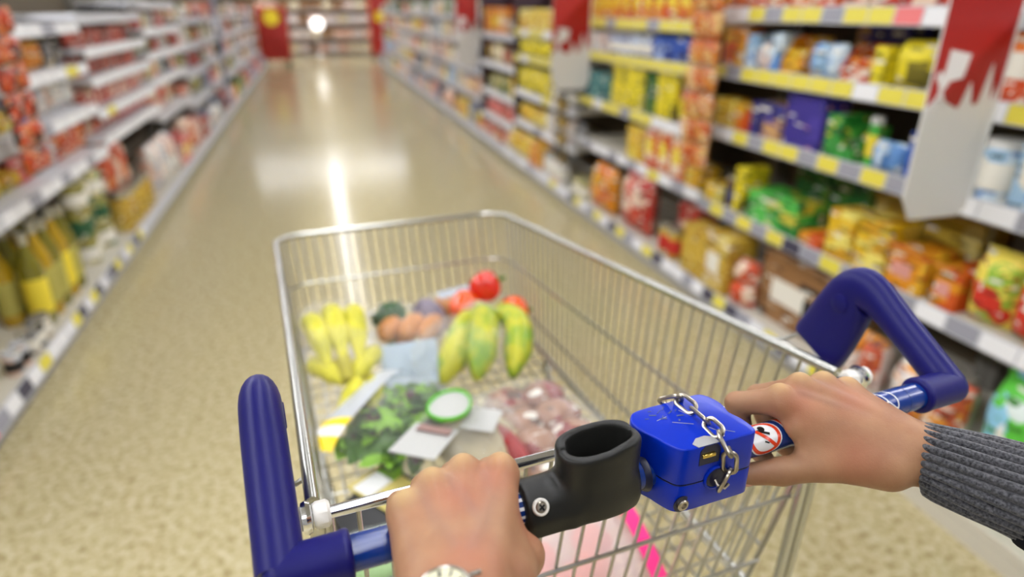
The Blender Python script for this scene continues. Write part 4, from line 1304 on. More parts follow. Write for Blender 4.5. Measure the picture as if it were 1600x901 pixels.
def hand_mesh(H, lo, hi, h=.0016, keep_out=None):
    """H: dict of joints. One continuous skin from fingertips to forearm."""
    fing, palm = H['fingers'], H['palm']
    kn = np.array([f[0][:3] for f in fing], np.float32)
    def fn(X):
        d = None
        for a, b, ra, rb, k in palm:
            q = sd_cone(X, a, b, ra, rb)
            d = q if d is None else smin(d, q, k)
        F = None
        for f in fing + [H['thumb']]:
            c = None
            for p, q in zip(f, f[1:]):
                s = sd_cone(X, p[:3], q[:3], p[3], q[3])
                c = s if c is None else smin(c, s, .0035)
            if f is H['thumb']: continue
            F = c if F is None else smin(F, c, .0022)
        d = smin(d, F, .0075)
        c = None
        f = H['thumb']
        for p, q in zip(f, f[1:]):
            s = sd_cone(X, p[:3], q[:3], p[3], q[3])
            c = s if c is None else smin(c, s, .005)
        d = smin(d, c, H.get('kth', .010))
        for p in H['bumps']:
            d = smin(d, np.linalg.norm(X - np.array(p[:3], np.float32), axis=-1) - p[3], p[4])
        for ch in H['veins']:
            for a, b in zip(ch, ch[1:]): d = smin(d, sd_cone(X, a, b, .0012, .0012), .0032)
        for p in H.get('dents', ()):
            d = smax(d, -(np.linalg.norm(X - np.array(p[:3], np.float32), axis=-1) - p[3]), p[4])
        bar = np.sqrt(X[..., 1] ** 2 + X[..., 2] ** 2) - (HR + .0007)
        d = smax(d, -bar, .0012)
        return d if keep_out is None else smax(d, -keep_out(X), .0012)
    V, F = surface_nets(fn, lo, hi, h, relax=3)
    return V, F, kn

def finish_hand(name, V, F, knp, flp, veins):
    me = np_mesh(name, V, F, M_SKIN, PO)
    for attr, pts, rad, amt in (('knuckle', knp, .0085, .75), ('flush', flp, .022, .55)):
        val = np.zeros(len(V))
        for p in pts:
            d = np.linalg.norm(V - np.array(p[:3]), axis=1)
            val = np.maximum(val, amt * np.exp(-(d / rad) ** 2))
        a = me.attributes.new(attr, 'FLOAT', 'POINT')
        a.data.foreach_set('value', val.astype(np.float32))
    val = np.zeros(len(V))
    for ch in veins:
        for a, b in zip(ch, ch[1:]):
            d = sd_cone(V.astype(np.float32), a, b, 0, 0)
            val = np.maximum(val, .27 * np.exp(-(d / .0042) ** 2))
    a = me.attributes.new('vein', 'FLOAT', 'POINT')
    a.data.foreach_set('value', val.astype(np.float32))
    return link(name, me, person)

# hand on the near end of the handle
LH = dict(
    fingers=[
        [(-.1525, .0030, .0315, .0118), (-.1490, .0370, .0075, .0096), (-.1490, .0185, -.0170, .0084), (-.1485, -.0020, -.0200, .0076)],
        [(-.1775, .0090, .0325, .0122), (-.1750, .0440, .0060, .0099), (-.1740, .0205, -.0185, .0086), (-.1735, -.0020, -.0208, .0078)],
        [(-.2010, .0050, .0310, .0118), (-.1990, .0400, .0050, .0095), (-.1985, .0190, -.0180, .0083), (-.1980, -.0020, -.0202, .0075)],
        [(-.2215, -.0045, .0275, .0108), (-.2195, .0310, .0040, .0084), (-.2190, .0160, -.0165, .0074), (-.2185, -.0020, -.0190, .0067)],
    ],
    thumb=[(-.174, -.064, .006, .0165), (-.1510, -.0370, -.0100, .0128), (-.1500, -.0110, -.0300, .0108), (-.1600, .0110, -.0375, .0088)],
    palm=[
        ((-.1525, .0020, .0305), (-.1930, -.074, .0250), .0122, .0155, 0),
        ((-.1775, .0080, .0315), (-.2030, -.076, .0255), .0124, .0155, .012),
        ((-.2010, .0045, .0300), (-.2130, -.076, .0245), .0122, .0155, .012),
        ((-.2215, -.0040, .0270), (-.2240, -.074, .0215), .0112, .0150, .012),
        ((-.2205, -.006, .014), (-.2230, -.062, .0110), .0125, .0160, .010),
        ((-.1565, -.008, .016), (-.1800, -.062, .0110), .0120, .0185, .010),
        ((-.1860, -.006, .016), (-.2000, -.062, .0140), .0130, .0170, .010),
        ((-.1560, -.024, .002), (-.1740, -.064, .0050), .0110, .0170, .010),
        ((-.2000, -.076, .0215), (-.2090, -.102, .0195), .0190, .0180, .010),
        ((-.2200, -.074, .0185), (-.2270, -.102, .0180), .0180, .0175, .010),
        ((-.2050, -.099, .0195), (-.2480, -.320, .000), .0185, .0260, .010),
        ((-.2260, -.099, .0185), (-.2720, -.320, .000), .0180, .0260, .010),
        ((-.1775, .0060, .0420), (-.2010, -.055, .0400), .0020, .0014, .008),
        ((-.2005, .0020, .0405), (-.2080, -.055, .0390), .0018, .0014, .008),
        ((-.1530, -.0010, .0405), (-.1900, -.055, .0395), .0016, .0012, .008),
    ],
    bumps=[(-.1520, .0040, .0392, .0058, .008), (-.1770, .0105, .0408, .0060, .008), (-.2005, .0065, .0388, .0058, .008), (-.2210, -.003, .0342, .0054, .008), (-.1475, -.037, -.0040, .0080, .009)],
    kth=.007,
    veins=[((-.166, -.004, .040), (-.172, -.030, .041), (-.184, -.050, .042), (-.196, -.066, .042)), ((-.190, .000, .043), (-.188, -.022, .042), (-.184, -.050, .042)), ((-.211, -.004, .038), (-.208, -.034, .040), (-.205, -.060, .041))],
)
def sd_clamp(X): return np.maximum(sd_cone(X, (-.1365, 0, 0), (-.05, 0, 0), .0192, .0200), -(X[..., 0] + .1400))
def sd_lock(X): return sd_rbox(X, (.0025, 0, .008), (.0440, .0315, .0300), .004)
V_, F_, K_ = hand_mesh(LH, (-.285, -.250, -.052), (-.124, .062, .058), .0016, sd_clamp)
hl = finish_hand('arm', V_, F_, [(b[0], b[1], b[2] + .006) for b in LH['bumps'][:4]], [(-.146, -.022, .012), (-.165, -.01, .044), (-.199, -.075, .044), (-.19, -.02, .043)], LH['veins'])

# hand on the far end of the handle
RH = dict(
    fingers=[
        [(.0975, .0050, .0300, .0118), (.0835, .0385, .0110, .0098), (.0830, .0215, -.0160, .0084), (.0860, .0000, -.0202, .0076)],
        [(.1215, .0090, .0325, .0121), (.1130, .0450, .0080, .0098), (.1120, .0210, -.0185, .0085), (.1130, -.0015, -.0206, .0077)],
        [(.1460, .0065, .0300, .0117), (.1390, .0420, .0060, .0094), (.1380, .0195, -.0180, .0082), (.1380, -.0015, -.0202, .0075)],
        [(.1680, .0000, .0245, .0107), (.1610, .0330, .0030, .0083), (.1610, .0160, -.0165, .0073), (.1610, -.0015, -.0188, .0067)],
    ],
    thumb=[(.158, -.058, -.010, .0165), (.1160, -.0345, -.0120, .0132), (.0850, -.0215, -.0190, .0110), (.0600, -.0110, -.0225, .0092)],
    palm=[
        ((.0980, .0040, .0290), (.1720, -.058, .0020), .0118, .0150, 0),
        ((.1215, .0080, .0315), (.1800, -.056, .0040), .0122, .0150, .012),
        ((.1460, .0060, .0290), (.1870, -.054, .0030), .0118, .0150, .012),
        ((.1680, -.0005, .0240), (.1940, -.052, .0005), .0110, .0145, .012),
        ((.1660, -.004, .012), (.1930, -.052, -.0060), .0125, .0150, .010),
        ((.1040, -.011, .013), (.1600, -.056, -.0060), .0112, .0175, .010),
        ((.1400, -.008, .012), (.1800, -.056, -.0060), .0130, .0165, .010),
        ((.1100, -.024, -.002), (.1600, -.058, -.0080), .0110, .0170, .010),
        ((.1760, -.055, .0030), (.1990, -.073, .0020), .0172, .0172, .012),
        ((.1800, -.058, -.0100), (.2030, -.076, -.0130), .0165, .0168, .012),
        ((.1990, -.073, .0020), (.3150, -.238, -.0080), .0172, .0260, .012),
        ((.2030, -.076, -.0130), (.3180, -.240, -.0260), .0168, .0260, .012),
        ((.1215, .0060, .0420), (.1650, -.036, .0245), .0020, .0014, .008),
        ((.1460, .0040, .0390), (.1720, -.036, .0230), .0018, .0014, .008),
    ],
    bumps=[(.0970, .0065, .0382, .0058, .008), (.1210, .0108, .0408, .0060, .008), (.1455, .0085, .0380, .0058, .008), (.1675, .0015, .0318, .0054, .008)],
    kth=.009,
    veins=[((.110, -.002, .040), (.128, -.016, .034), (.150, -.034, .026)), ((.134, .002, .040), (.146, -.016, .034), (.164, -.036, .022)), ((.157, .000, .035), (.166, -.020, .026), (.178, -.040, .018))],
)
V_, F_, K_ = hand_mesh(RH, (.038, -.262, -.062), (.345, .062, .056), .0018, sd_lock)
hr = finish_hand('arm', V_, F_, [(b[0], b[1], b[2] + .006) for b in RH['bumps'][:4]], [(.105, -.01, .034), (.15, -.02, .036), (.13, -.045, .0)], RH['veins'])

def nail(H, parent, sgn):
    for f in H['fingers'] + [H['thumb']]:
        a, b = Vector(f[-2][:3]), Vector(f[-1][:3]); r = f[-1][3]
        t = (b - a).normalized()
        away = Vector((0, b.y, b.z)); away = (away - t * away.dot(t)).normalized()
        c = b + away * r * .72 + t * r * .12
        R = Matrix((t, t.cross(away), away)).transposed() if True else None
        mb = MB().ball(c, (r * .72, r * .62, r * .34), R, 14, 8)
        mb.build('fingernail', M_NAIL, parent, off=PO)
nail(LH, hl, 1); nail(RH, hr, -1)

# sleeves
def sleeve(name, a, b, ra, rb, mat, parent, ribs=0, depth=0.0, flat=.92, wall=.003, n=None, ring=0.0, turn=0.0, skew=0.0):
    a, b = Vector(a), Vector(b)
    t = (b - a).normalized()
    U = Vector((0, 0, 1)); U = (U - t * U.dot(t)).normalized(); Vv = t.cross(U)
    n = n or (ribs * 6 if ribs else 40)
    L = (b - a).length
    k = 24
    def P(x, ang, dr):
        r = ra + (rb - ra) * x + dr
        if ribs: r += depth * (abs(math.cos(ribs * ang / 2)) ** .7 - .5) * min(1, max(0, x) * 7 + .35)
        r += ring * math.sin(x * 21 + 2 * math.sin(ang)) + .0012 * math.sin(3 * ang + x * 5 + turn)
        x -= skew / L * (1 + math.cos(ang)) / 2 * (1 - x)
        return a + t * (x * L) + U * (math.cos(ang) * r * flat) + Vv * (math.sin(ang) * r)
    prof = [(.03, -wall)] + [(0, -wall * .5), (.0, 0)] + [(i / k, 0) for i in range(1, k + 1)]
    mb = MB()
    prof = [(.25, -wall), (.04, -wall), (.005, -wall * .7), (-.008, -wall * .35), (.005, 0)] + [(i / k, 0) for i in range(1, k + 1)]
    mb.grid(lambda i, j: P(prof[int(round(i * (len(prof) - 1)))][0], 2 * PI * j, prof[int(round(i * (len(prof) - 1)))][1]), len(prof), n, cv=True)
    mb.f = [f[::-1] for f in mb.f]
    return mb.build(name, mat, parent, off=PO, angle=80)
sleeve('knit_cuff', (.1955, -.0695, -.0060), (.2420, -.1360, -.0120), .0290, .0400, M_KNIT, hr, ribs=27, depth=.0038, skew=.020)
sleeve('knit_cuff', (-.2260, -.165, .010), (-.243, -.235, .002), .034, .038, M_KNIT, hl, ribs=27, depth=.0038)

# the rest of the shopper, standing behind the handle beside the camera
def jacket_sdf(X):
    d = sd_cone(X, (0, -.56, -.16), (0, -.55, .02), .135, .125)
    d = smin(d, sd_ell(X, (0, -.545, .12), (.175, .115, .20)), .05)
    d = smin(d, sd_cone(X, (-.155, -.54, .235), (.155, -.54, .235), .062, .062), .06)
    d = smin(d, sd_cone(X, (0, -.545, .28), (0, -.535, .345), .070, .058), .03)
    for s, sh, el, wr in ((-1, (-.190, -.52, .225), (-.272, -.355, -.020), (-.2420, -.225, .003)), (1, (.195, -.51, .225), (.325, -.275, -.020), (.2350, -.1270, -.0115))):
        d = smin(d, sd_cone(X, sh, el, .062, .050), .03)
        d = smin(d, sd_cone(X, el, wr, .050, .0405), .012)
    for s, wr, dr in ((-1, (-.2410, -.222, .003), (-.12, .98, .06)), (1, (.2290, -.1180, -.0110), (-.57, .82, .07))):
        n = np.array(dr, np.float32); n /= np.linalg.norm(n)
        near = np.linalg.norm(X - np.array(wr, np.float32), axis=-1) < .10
        d = np.where(near, smax(d, (X - np.array(wr, np.float32)) @ n, .006), d)
    return d
V_, F_ = surface_nets(jacket_sdf, (-.36, -.72, -.32), (.42, -.07, .42), .0065, relax=2)
link('jacket', np_mesh('jacket', V_, F_, M_JACKET, PO), person)
def trousers_sdf(X):
    d = sd_ell(X, (0, -.555, -.19), (.155, .115, .12))
    for s in (-1, 1):
        d = smin(d, sd_cone(X, (s * .085, -.555, -.22), (s * .095, -.54, -.55), .085, .062), .03)
        d = smin(d, sd_cone(X, (s * .095, -.54, -.55), (s * .10, -.565, -.94), .062, .050), .02)
    return d
V_, F_ = surface_nets(trousers_sdf, (-.22, -.72, -1.0), (.22, -.40, -.05), .010, relax=2)
link('trousers', np_mesh('trousers', V_, F_, plain('dark_denim', (34, 40, 58), .85, bump=.3, gscale=400), PO), person)
for s in (-1, 1):
    def shoe_sdf(X):
        d = sd_cone(X, (s * .10, -.585, -.975), (s * .112, -.40, -.985), .040, .032)
        d = smin(d, sd_cone(X, (s * .10, -.57, -.97), (s * .10, -.565, -.915), .042, .046), .02)
        return smax(d, -1.0195 - X[..., 2], .006)
    V_, F_ = surface_nets(shoe_sdf, (s * .105 - .08, -.66, -1.03), (s * .105 + .08, -.34, -.86), .006, relax=2)
    link('shoe', np_mesh('shoe', V_, F_, plain('black_leather_shoe', (24, 22, 22), .4), PO), person)
def head_sdf(X):
    d = sd_ell(X, (0, -.505, .505), (.074, .092, .108))
    d = smin(d, sd_cone(X, (0, -.475, .435), (0, -.435, .415), .052, .030), .03)
    d = smin(d, sd_cone(X, (0, -.535, .30), (0, -.525, .43), .054, .052), .025)
    d = smin(d, sd_cone(X, (0, -.412, .515), (0, -.398, .478), .008, .013), .010)
    for s in (-1, 1):
        d = smin(d, sd_ell(X, (s * .076, -.515, .488), (.010, .020, .031)), .006)
        d = smin(d, sd_cone(X, (s * .018, -.418, .532), (s * .045, -.428, .535), .007, .006), .010)
        d = smax(d, -(np.linalg.norm(X - np.array((s * .031, -.405, .512), np.float32), axis=-1) - .013), .010)
        d = smin(d, np.linalg.norm(X - np.array((s * .031, -.428, .512), np.float32), axis=-1) - .0125, .003)
    d = smin(d, sd_cone(X, (-.018, -.414, .443), (.018, -.414, .443), .0065, .0065), .006)
    return d
V_, F_ = surface_nets(head_sdf, (-.11, -.63, .30), (.11, -.36, .64), .0035, relax=2)
me = np_mesh('head', V_, F_, M_SKIN, PO)
head = link('head', me, person)
def hair_sdf(X):
    d = sd_ell(X, (0, -.520, .528), (.083, .098, .104))
    d = smin(d, sd_cone(X, (0, -.565, .50), (0, -.575, .40), .070, .055), .03)
    cut = sd_ell(X, (0, -.405, .475), (.066, .060, .085))
    return smax(d, -cut, .015)
V_, F_ = surface_nets(hair_sdf, (-.11, -.67, .32), (.11, -.40, .66), .005, relax=2)
link('hair', np_mesh('hair', V_, F_, plain('dark_brown_hair', (44, 30, 24), .55, grain=.4, gscale=120, bump=.6), PO), head)
for s in (-1, 1):
    MB().ball((s * .031, -.4165, .512), (.0048, .0020, .0048), None, 12, 8).build('iris', plain('dark_iris', (40, 28, 20), .2), head, off=PO)
MB().box((0, -.4075, .443), (.034, .003, .0016), .0005).build('lips', plain('lip_line', (150, 84, 76), .5), head, off=PO)

# ------------------------------------------------------------------ wristwatch
M_CASE = plain('polished_watch_case', (190, 186, 178), 0.25, 1.0)
M_DIAL = plain('cream_dial', (226, 222, 190), 0.35)
M_HAND = plain('grey_steel_marker', (130, 128, 122), 0.3, 0.8)
M_STRAP = plain('dark_brown_leather', (38, 26, 22), 0.45, bump=0.4, gscale=500)
WQ = (-.2210, -.0945, .0430)
watch = tthing('wristwatch', 'silver wristwatch with cream dial and dark brown strap, worn at the wrist', 'watch', WQ)
wn = Vector((-.30, -.16, .94)).normalized()
wx = Vector((-.22, -.97, 0)); wx = (wx - wn * wx.dot(wn)).normalized()    # towards the elbow
wy = wn.cross(wx)
RW = Matrix((wx, wy, wn)).transposed()
wc = Vector(WQ)
def wp(mb, name, mat, par): return mb.build(name, mat, par, off=toff(WQ))
case = wp(MB().lathe([(0, -.004), (.0165, -.004), (.0178, -.002), (.0178, .0015), (.0172, .0032), (.0162, .0040), (.0156, .0036), (.0154, .0022), (0, .0022)], 40, wc, RW), 'case', M_CASE, watch)
dial = wp(MB().lathe([(0, .0024), (.0153, .0024), (.0153, .0029), (0, .0029)], 40, wc, RW), 'dial', M_DIAL, watch)
for k in range(12):
    a = 2 * PI * k / 12
    p = wc + RW @ Vector((.0125 * math.cos(a), .0125 * math.sin(a), .0031))
    wp(MB().box(p, (.0036, .0012 if k % 3 else .0020, .0004), 0, RW @ Matrix.Rotation(a, 3, 'Z')), 'hour_marker', M_HAND, dial)
for a, L, w_ in ((2.3, .0075, .0013), (3.6, .0110, .0010)):
    p = wc + RW @ Vector((L / 2 * math.cos(a), L / 2 * math.sin(a), .0036))
    wp(MB().box(p, (L, w_, .0003), 0, RW @ Matrix.Rotation(a, 3, 'Z')), 'clock_hand', M_HAND, dial)
for s in (-1, 1):
    for e in (-1, 1):
        wp(MB().box(wc + RW @ Vector((e * .0088, s * .0185, -.0010)), (.0024, .0075, .0034), .0008, RW), 'lug', M_CASE, case)
wp(MB().lathe([(0, 0), (.0022, 0), (.0024, .0015), (.0020, .003), (0, .003)], 14, wc + RW @ Vector((.0100, .0146, 0)), RW @ Matrix.Rotation(-PI / 2, 3, 'X') @ Matrix.Rotation(-.6, 3, 'Y')), 'crown', M_CASE, case)
# strap: a loop round the wrist
wr_c = Vector((-.2165, -.0965, .0190))
st = MB()
def strapP(i, j):
    a = -PI * .5 + .46 + (2 * PI - .92) * i + PI
    rad_y, rad_z = .0330, .0225
    p = wr_c + wy * (math.sin(a) * rad_y) * -1 + wn * (-math.cos(a) * rad_z if False else math.cos(a) * rad_z)
    return p
pts = []
for i in range(41):
    a = .50 + (2 * PI - 1.0) * i / 40
    pts.append((math.sin(a) * .0325, math.cos(a) * .0228))
def sp(i, j):
    y, z = pts[int(round(i * 40))]
    k = [(-.0085, .0), (.0085, .0), (.0085, .002), (-.0085, .002)][int(round(j * 4)) % 4]
    n2 = Vector((y, z)).normalized()
    return wr_c + wy * (y + n2.x * k[1]) + wn * (z + n2.y * k[1]) + wx * k[0]
st.grid(sp, 41, 4, cv=True)
wp(st, 'strap', M_STRAP, watch)
# ------------------------------------------------------------------ groceries in the basket
def banana_mat(name, c_mid, c_tip):
    m, nt, b = new_mat(name)
    tc = N(nt, 'ShaderNodeTexCoord')
    nz = N(nt, 'ShaderNodeTexNoise', i_Scale=26.0, i_Detail=3.0)
    nt.links.new(tc.outputs['Object'], nz.inputs['Vector'])
    rp = N(nt, 'ShaderNodeValToRGB')
    e = rp.color_ramp.elements
    e[0].position = .38; e[0].color = lin(c_tip) + (1,)
    e[1].position = .58; e[1].color = lin(c_mid) + (1,)
    nt.links.new(nz.outputs['Fac'], rp.inputs[0]); nt.links.new(rp.outputs[0], b.inputs['Base Color'])
    b.inputs['Roughness'].default_value = .42
    return m
M_BAN = banana_mat('banana_skin', (212, 204, 46), (188, 184, 34))
M_BANG = banana_mat('greenish_banana_skin', (186, 184, 30), (120, 156, 30))
M_STEM = plain('banana_stem', (176, 166, 50), .7)
M_FILM = film('clear_film', haze=.018, rough=.09, edge=.20)
M_FILM2 = film('cloudy_film', (245, 245, 240), haze=.09, rough=.14, edge=.36)
M_BREAD = plain('baked_crust', (190, 122, 50), .55, grain=.35, gscale=18)
M_CARD = plain('pale_blue_card', (172, 188, 202), .5, grain=.05, gscale=30)
M_PURPF = plain('grey_mauve_wrapper', (118, 106, 124), .4, grain=.3, gscale=30)
M_PEPR = plain('red_pepper_skin', (214, 40, 20), .18, coat=.5)
M_PEPO = plain('orange_pepper_skin', (232, 84, 16), .2, coat=.4)
M_GSTEM = plain('green_pepper_stem', (80, 120, 40), .6)
M_BROC = plain('dark_green_floret', (52, 84, 48), .8, grain=.5, gscale=60)
M_LEAFG = plain('salad_leaf_green', (122, 172, 36), .45, grain=.3, gscale=40)
M_LEAFD = plain('salad_leaf_dark', (66, 104, 30), .45, grain=.3, gscale=40)
M_LEAFP = plain('salad_leaf_purple', (84, 48, 50), .45, grain=.3, gscale=40)
M_BAND = plain('silver_grey_band', (190, 194, 198), .4, grain=.06, gscale=90)
M_BYEL = plain('bright_yellow_band', (246, 216, 20), .4)
M_BWHT = plain('white_band', (232, 232, 230), .4)
M_PAPER = plain('paper_label_grey_white', (188, 188, 184), .5, grain=.05, gscale=120)
M_LPRT = plain('faded_brown_print', (150, 118, 112), .6)
M_GRING = plain('bright_green_rim', (96, 200, 30), .4)
M_MUSH = plain('beige_contents', (186, 172, 138), .7, grain=.2, gscale=50)
M_BLACKT = plain('black_plastic_tray', (22, 22, 24), .35)
M_PINKS = plain('hot_pink_stripe', (246, 40, 130), .4)
M_PINKC = plain('salmon_pink_piece', (222, 132, 104), .45, grain=.2, gscale=20)
M_MEAT = pack('mottled_pink_meat', (158, 120, 98), (140, 102, 84), (126, 44, 40), scale=22, rough=.32, t1=.45, t2=.74)
M_REDM = plain('dark_red_end', (158, 22, 22), .35, grain=.2, gscale=40)
M_PGREEN = plain('pale_green_leafy_pack', (150, 184, 120), .5, grain=.25, gscale=30)
M_VIOL = plain('violet_print', (96, 56, 120), .45)
GB = 'groceries lying in the trolley'
def fw_(v): return -.388 + .033 * (v - .155) / .855 + .0025

def crumple(c, ax, ay, az, R=None, seed=0, amp=.10, nu=30, nv=18, pw=1.0, mi=0):
    """closed, creased bag shape: superellipsoid with folds"""
    rg = np.random.default_rng(seed)
    K = [(rg.uniform(-1, 1, 3) * rg.uniform(3, 9), rg.uniform(0, 6.28)) for _ in range(9)]
    c = Vector(c)
    def f(v):
        s = 0
        for k, ph in K: s += abs(math.sin(k[0] * v.x + k[1] * v.y + k[2] * v.z + ph))
        e = (abs(v.x) ** 3 + abs(v.y) ** 3 + abs(v.z) ** 2.2) ** (-1 / 2.8)
        return e * (1 + amp * (s / 9 - .63))
    return MB().ball(c, (ax, ay, az), R, nu, nv, mi, fn=f)
def g_thing(name, label, cat, q): return tthing(name, label, cat, q, GB)
def gp(mb, name, mat, t, q, **k):
    # everything rests on the floor wires and stays between the side walls
    W_ = lambda y, z: (.262 - .016 * (y - .155) / .855) + (z + .388) * .035 - .007
    mb.v = [(min(max(x, -W_(y, z)), W_(y, z)), min(y, 1.01 + (z + .355) * .35 - .006), max(z, fw_(y) + .0006)) for x, y, z in mb.v]
    return mb.build(name, mat, t, off=toff(q), **k)
def rotz(a): return Matrix.Rotation(a, 3, 'Z')

def banana(stem, tip, arch, r, mat, t, q):
    a, b = Vector(stem), Vector(tip)
    P, Rr = [], []
    n = 16
    for i in range(n + 1):
        x = i / n
        p = a.lerp(b, x) + Vector((0, 0, arch * math.sin(PI * x)))
        P.append(p)
        Rr.append(r * min(1, .30 + 3.6 * x ** 1.2, .22 + 5.0 * (1 - x) ** 1.1))
    o = gp(MB().tube(P, Rr, 10), 'banana', mat, t, q, angle=70)
    d = (P[-1] - P[-2]).normalized()
    gp(MB().tube([P[-1] - d * .001, P[-1] + d * .004], [r * .24, r * .18], 8), 'banana_tip', M_STEM, o, q)
    return o
# yellow bananas at the front left of the basket
q = (-.185, .80, fw_(.80))
t = g_thing('banana_bunch', 'bunch of yellow bananas in the far corner of the trolley beside its side wall', 'fruit', q)
S = (-.178, .775, -.292)
for tip, ar in (((-.224, .985, -.300), .044), ((-.177, .995, -.292), .050), ((-.129, .985, -.296), .048)):
    banana((S[0] + (tip[0] - S[0]) * .62, S[1], S[2] + .006), tip, ar, .0225, M_BAN, t, q)
for tip, ar in (((-.236, .862, -.325), .012), ((-.100, .860, -.322), .014)):
    banana((S[0] + (tip[0] - S[0]) * .15, S[1] - .035, S[2] - .014), tip, ar, .0205, M_BAN, t, q)
gp(MB().tube([(-.178, .790, -.285), (-.178, .752, -.296), (-.180, .735, -.300)], [.016, .013, .010], 10), 'bunch_stem', M_STEM, t, q)
q2 = (-.190, .70, fw_(.70))
t = g_thing('banana_bunch', 'small yellow banana hand poking out of the gathered neck of the clear bag', 'fruit', q2)
for st, tip in (((-.150, .735, -.312), (-.205, .640, -.330)), ((-.128, .735, -.314), (-.155, .630, -.330))):
    banana(st, tip, .022, .0175, M_BAN, t, q2)
gp(MB().tube([(-.139, .742, -.312), (-.132, .764, -.316)], [.012, .009], 10), 'bunch_stem', M_STEM, t, q2)
q = (-.18, .82, fw_(.82))
t = g_thing('plastic_bag', 'clear crumpled plastic bag around the yellow bananas', 'bag', q)
gp(crumple((-.180, .865, -.292), .082, .165, .062, None, 3, .22), 'bag_film', M_FILM, t, q, angle=60)
gp(crumple((-.178, .665, -.322), .055, .075, .030, rotz(.2), 4, .35), 'gathered_neck', M_FILM, t, q, angle=60)

# broccoli against the front wall
q = (-.045, 1.0, fw_(1.0))
q = (-.050, .955, fw_(.955))
t = g_thing('broccoli', 'dark green broccoli head in shiny film by the front wall of the trolley', 'vegetable', q)
mb = MB()
rg = np.random.default_rng(5)
for i in range(34):
    a, e = rg.uniform(0, 6.28), rg.uniform(.1, 1.4)
    p = Vector((math.cos(a) * math.cos(e), math.sin(a) * math.cos(e), math.sin(e)))
    mb.ball((q[0] + p.x * .036, q[1] + p.y * .036, q[2] + .048 + p.z * .034), rg.uniform(.011, .017), None, 8, 5)
gp(mb, 'floret', M_BROC, t, q)['kind'] = 'stuff'
gp(MB().lathe([(.017, .002), (.018, .03), (.03, .055)], 12, (q[0], q[1], q[2])), 'stalk', M_GSTEM, t, q)
gp(crumple((q[0], q[1], q[2] + .048), .058, .056, .046, None, 8, .22), 'film_wrap', M_FILM, t, q, angle=60)

# rolls in a bag with a pale blue card front
q = (-.030, .84, fw_(.84))
t = g_thing('bread_roll_pack', 'bag of brown bread rolls with a pale blue card front beside the bananas', 'bread', q)
for i, (x, y, z, a) in enumerate(((-.058, .905, .066, -.55), (-.016, .890, .070, -.60), (.024, .880, .066, -.65), (-.020, .925, .040, -.5))):
    gp(MB().ball((x - .006, y, q[2] + z), (.024, .050, .022), rotz(a), 16, 9), 'bread_roll', M_BREAD, t, q)
Rt = Matrix.Rotation(.62, 3, 'X')
gp(MB().box((-.045, .800, q[2] + .034), (.118, .095, .006), .002, rotz(-.06) @ Rt), 'card_front', M_CARD, t, q)
gp(MB().box((-.050, .745, q[2] + .014), (.118, .035, .024), .004, rotz(-.06)), 'card_base', M_CARD, t, q)
gp(MB().box((.048, .815, q[2] + .036), (.050, .120, .004), .001, rotz(-.35) @ Matrix.Rotation(.30, 3, 'X')), 'side_print', plain('ochre_print', (190, 170, 90), .5, grain=.2), t, q)
gp(crumple((-.016, .845, q[2] + .046), .090, .098, .052, rotz(-.06), 11, .14), 'bag_film', M_FILM, t, q, angle=60)

# sliced loaf in a mauve wrapper
q = (.075, .955, fw_(.955))
t = g_thing('loaf_pack', 'sliced brown loaf in a grey-mauve wrapper behind the bread rolls', 'bread', q)
for i in range(5):
    gp(MB().box((.068 + .012 * i, .945 + .006 * i, q[2] + .046), (.010, .085, .075), .006, rotz(.45) @ Matrix.Rotation(.35, 3, 'Y')), 'slice', M_BREAD, t, q)
gp(MB().ball((.034, .950, q[2] + .048), (.026, .052, .046), rotz(.45), 14, 9), 'wrapper_end', M_PURPF, t, q)
gp(MB().box((.108, .985, q[2] + .078), (.085, .040, .004), .001, rotz(.25) @ Matrix.Rotation(.5, 3, 'X')), 'wrapper_panel', M_CARD, t, q)
gp(crumple((.085, .958, q[2] + .048), .085, .062, .052, rotz(.3), 15, .2), 'film_wrap', M_FILM, t, q, angle=60)

# peppers
def pepper(c, r, mat, label, tilt, lob=4):
    q = (c[0], c[1], fw_(c[1]))
    t = g_thing('bell_pepper', label, 'vegetable', q)
    def f(v): return (1 + .075 * math.cos(lob * math.atan2(v.y, v.x)) * (1 - abs(v.z) ** 2)) * (1 - .16 * max(0, v.z - .55) * 2)
    R = Matrix.Rotation(tilt[0], 3, 'X') @ Matrix.Rotation(tilt[1], 3, 'Y')
    gp(MB().ball(c, (r, r, r * 1.06), R, 24, 16, fn=f), 'flesh', mat, t, q)
    tp_ = Vector(c) + R @ Vector((0, 0, r * .88)); te = Vector(c) + R @ Vector((.004, 0, r * 1.35))
    gp(MB().tube([tp_, tp_.lerp(te, .5), te], [.007, .004, .005], 8), 'stem', M_GSTEM, t, q)
pepper((.168, .950, -.250), .037, M_PEPR, 'glossy red bell pepper on top of two orange ones at the front wall', (.5, 1.0))
pepper((.112, .930, -.282), .036, M_PEPO, 'orange bell pepper under the red one, on the bread side', (1.4, .3))
pepper((.205, .868, -.286), .035, M_PEPO, 'orange bell pepper under the red one, touching the side wall', (1.0, 1.4), 3)

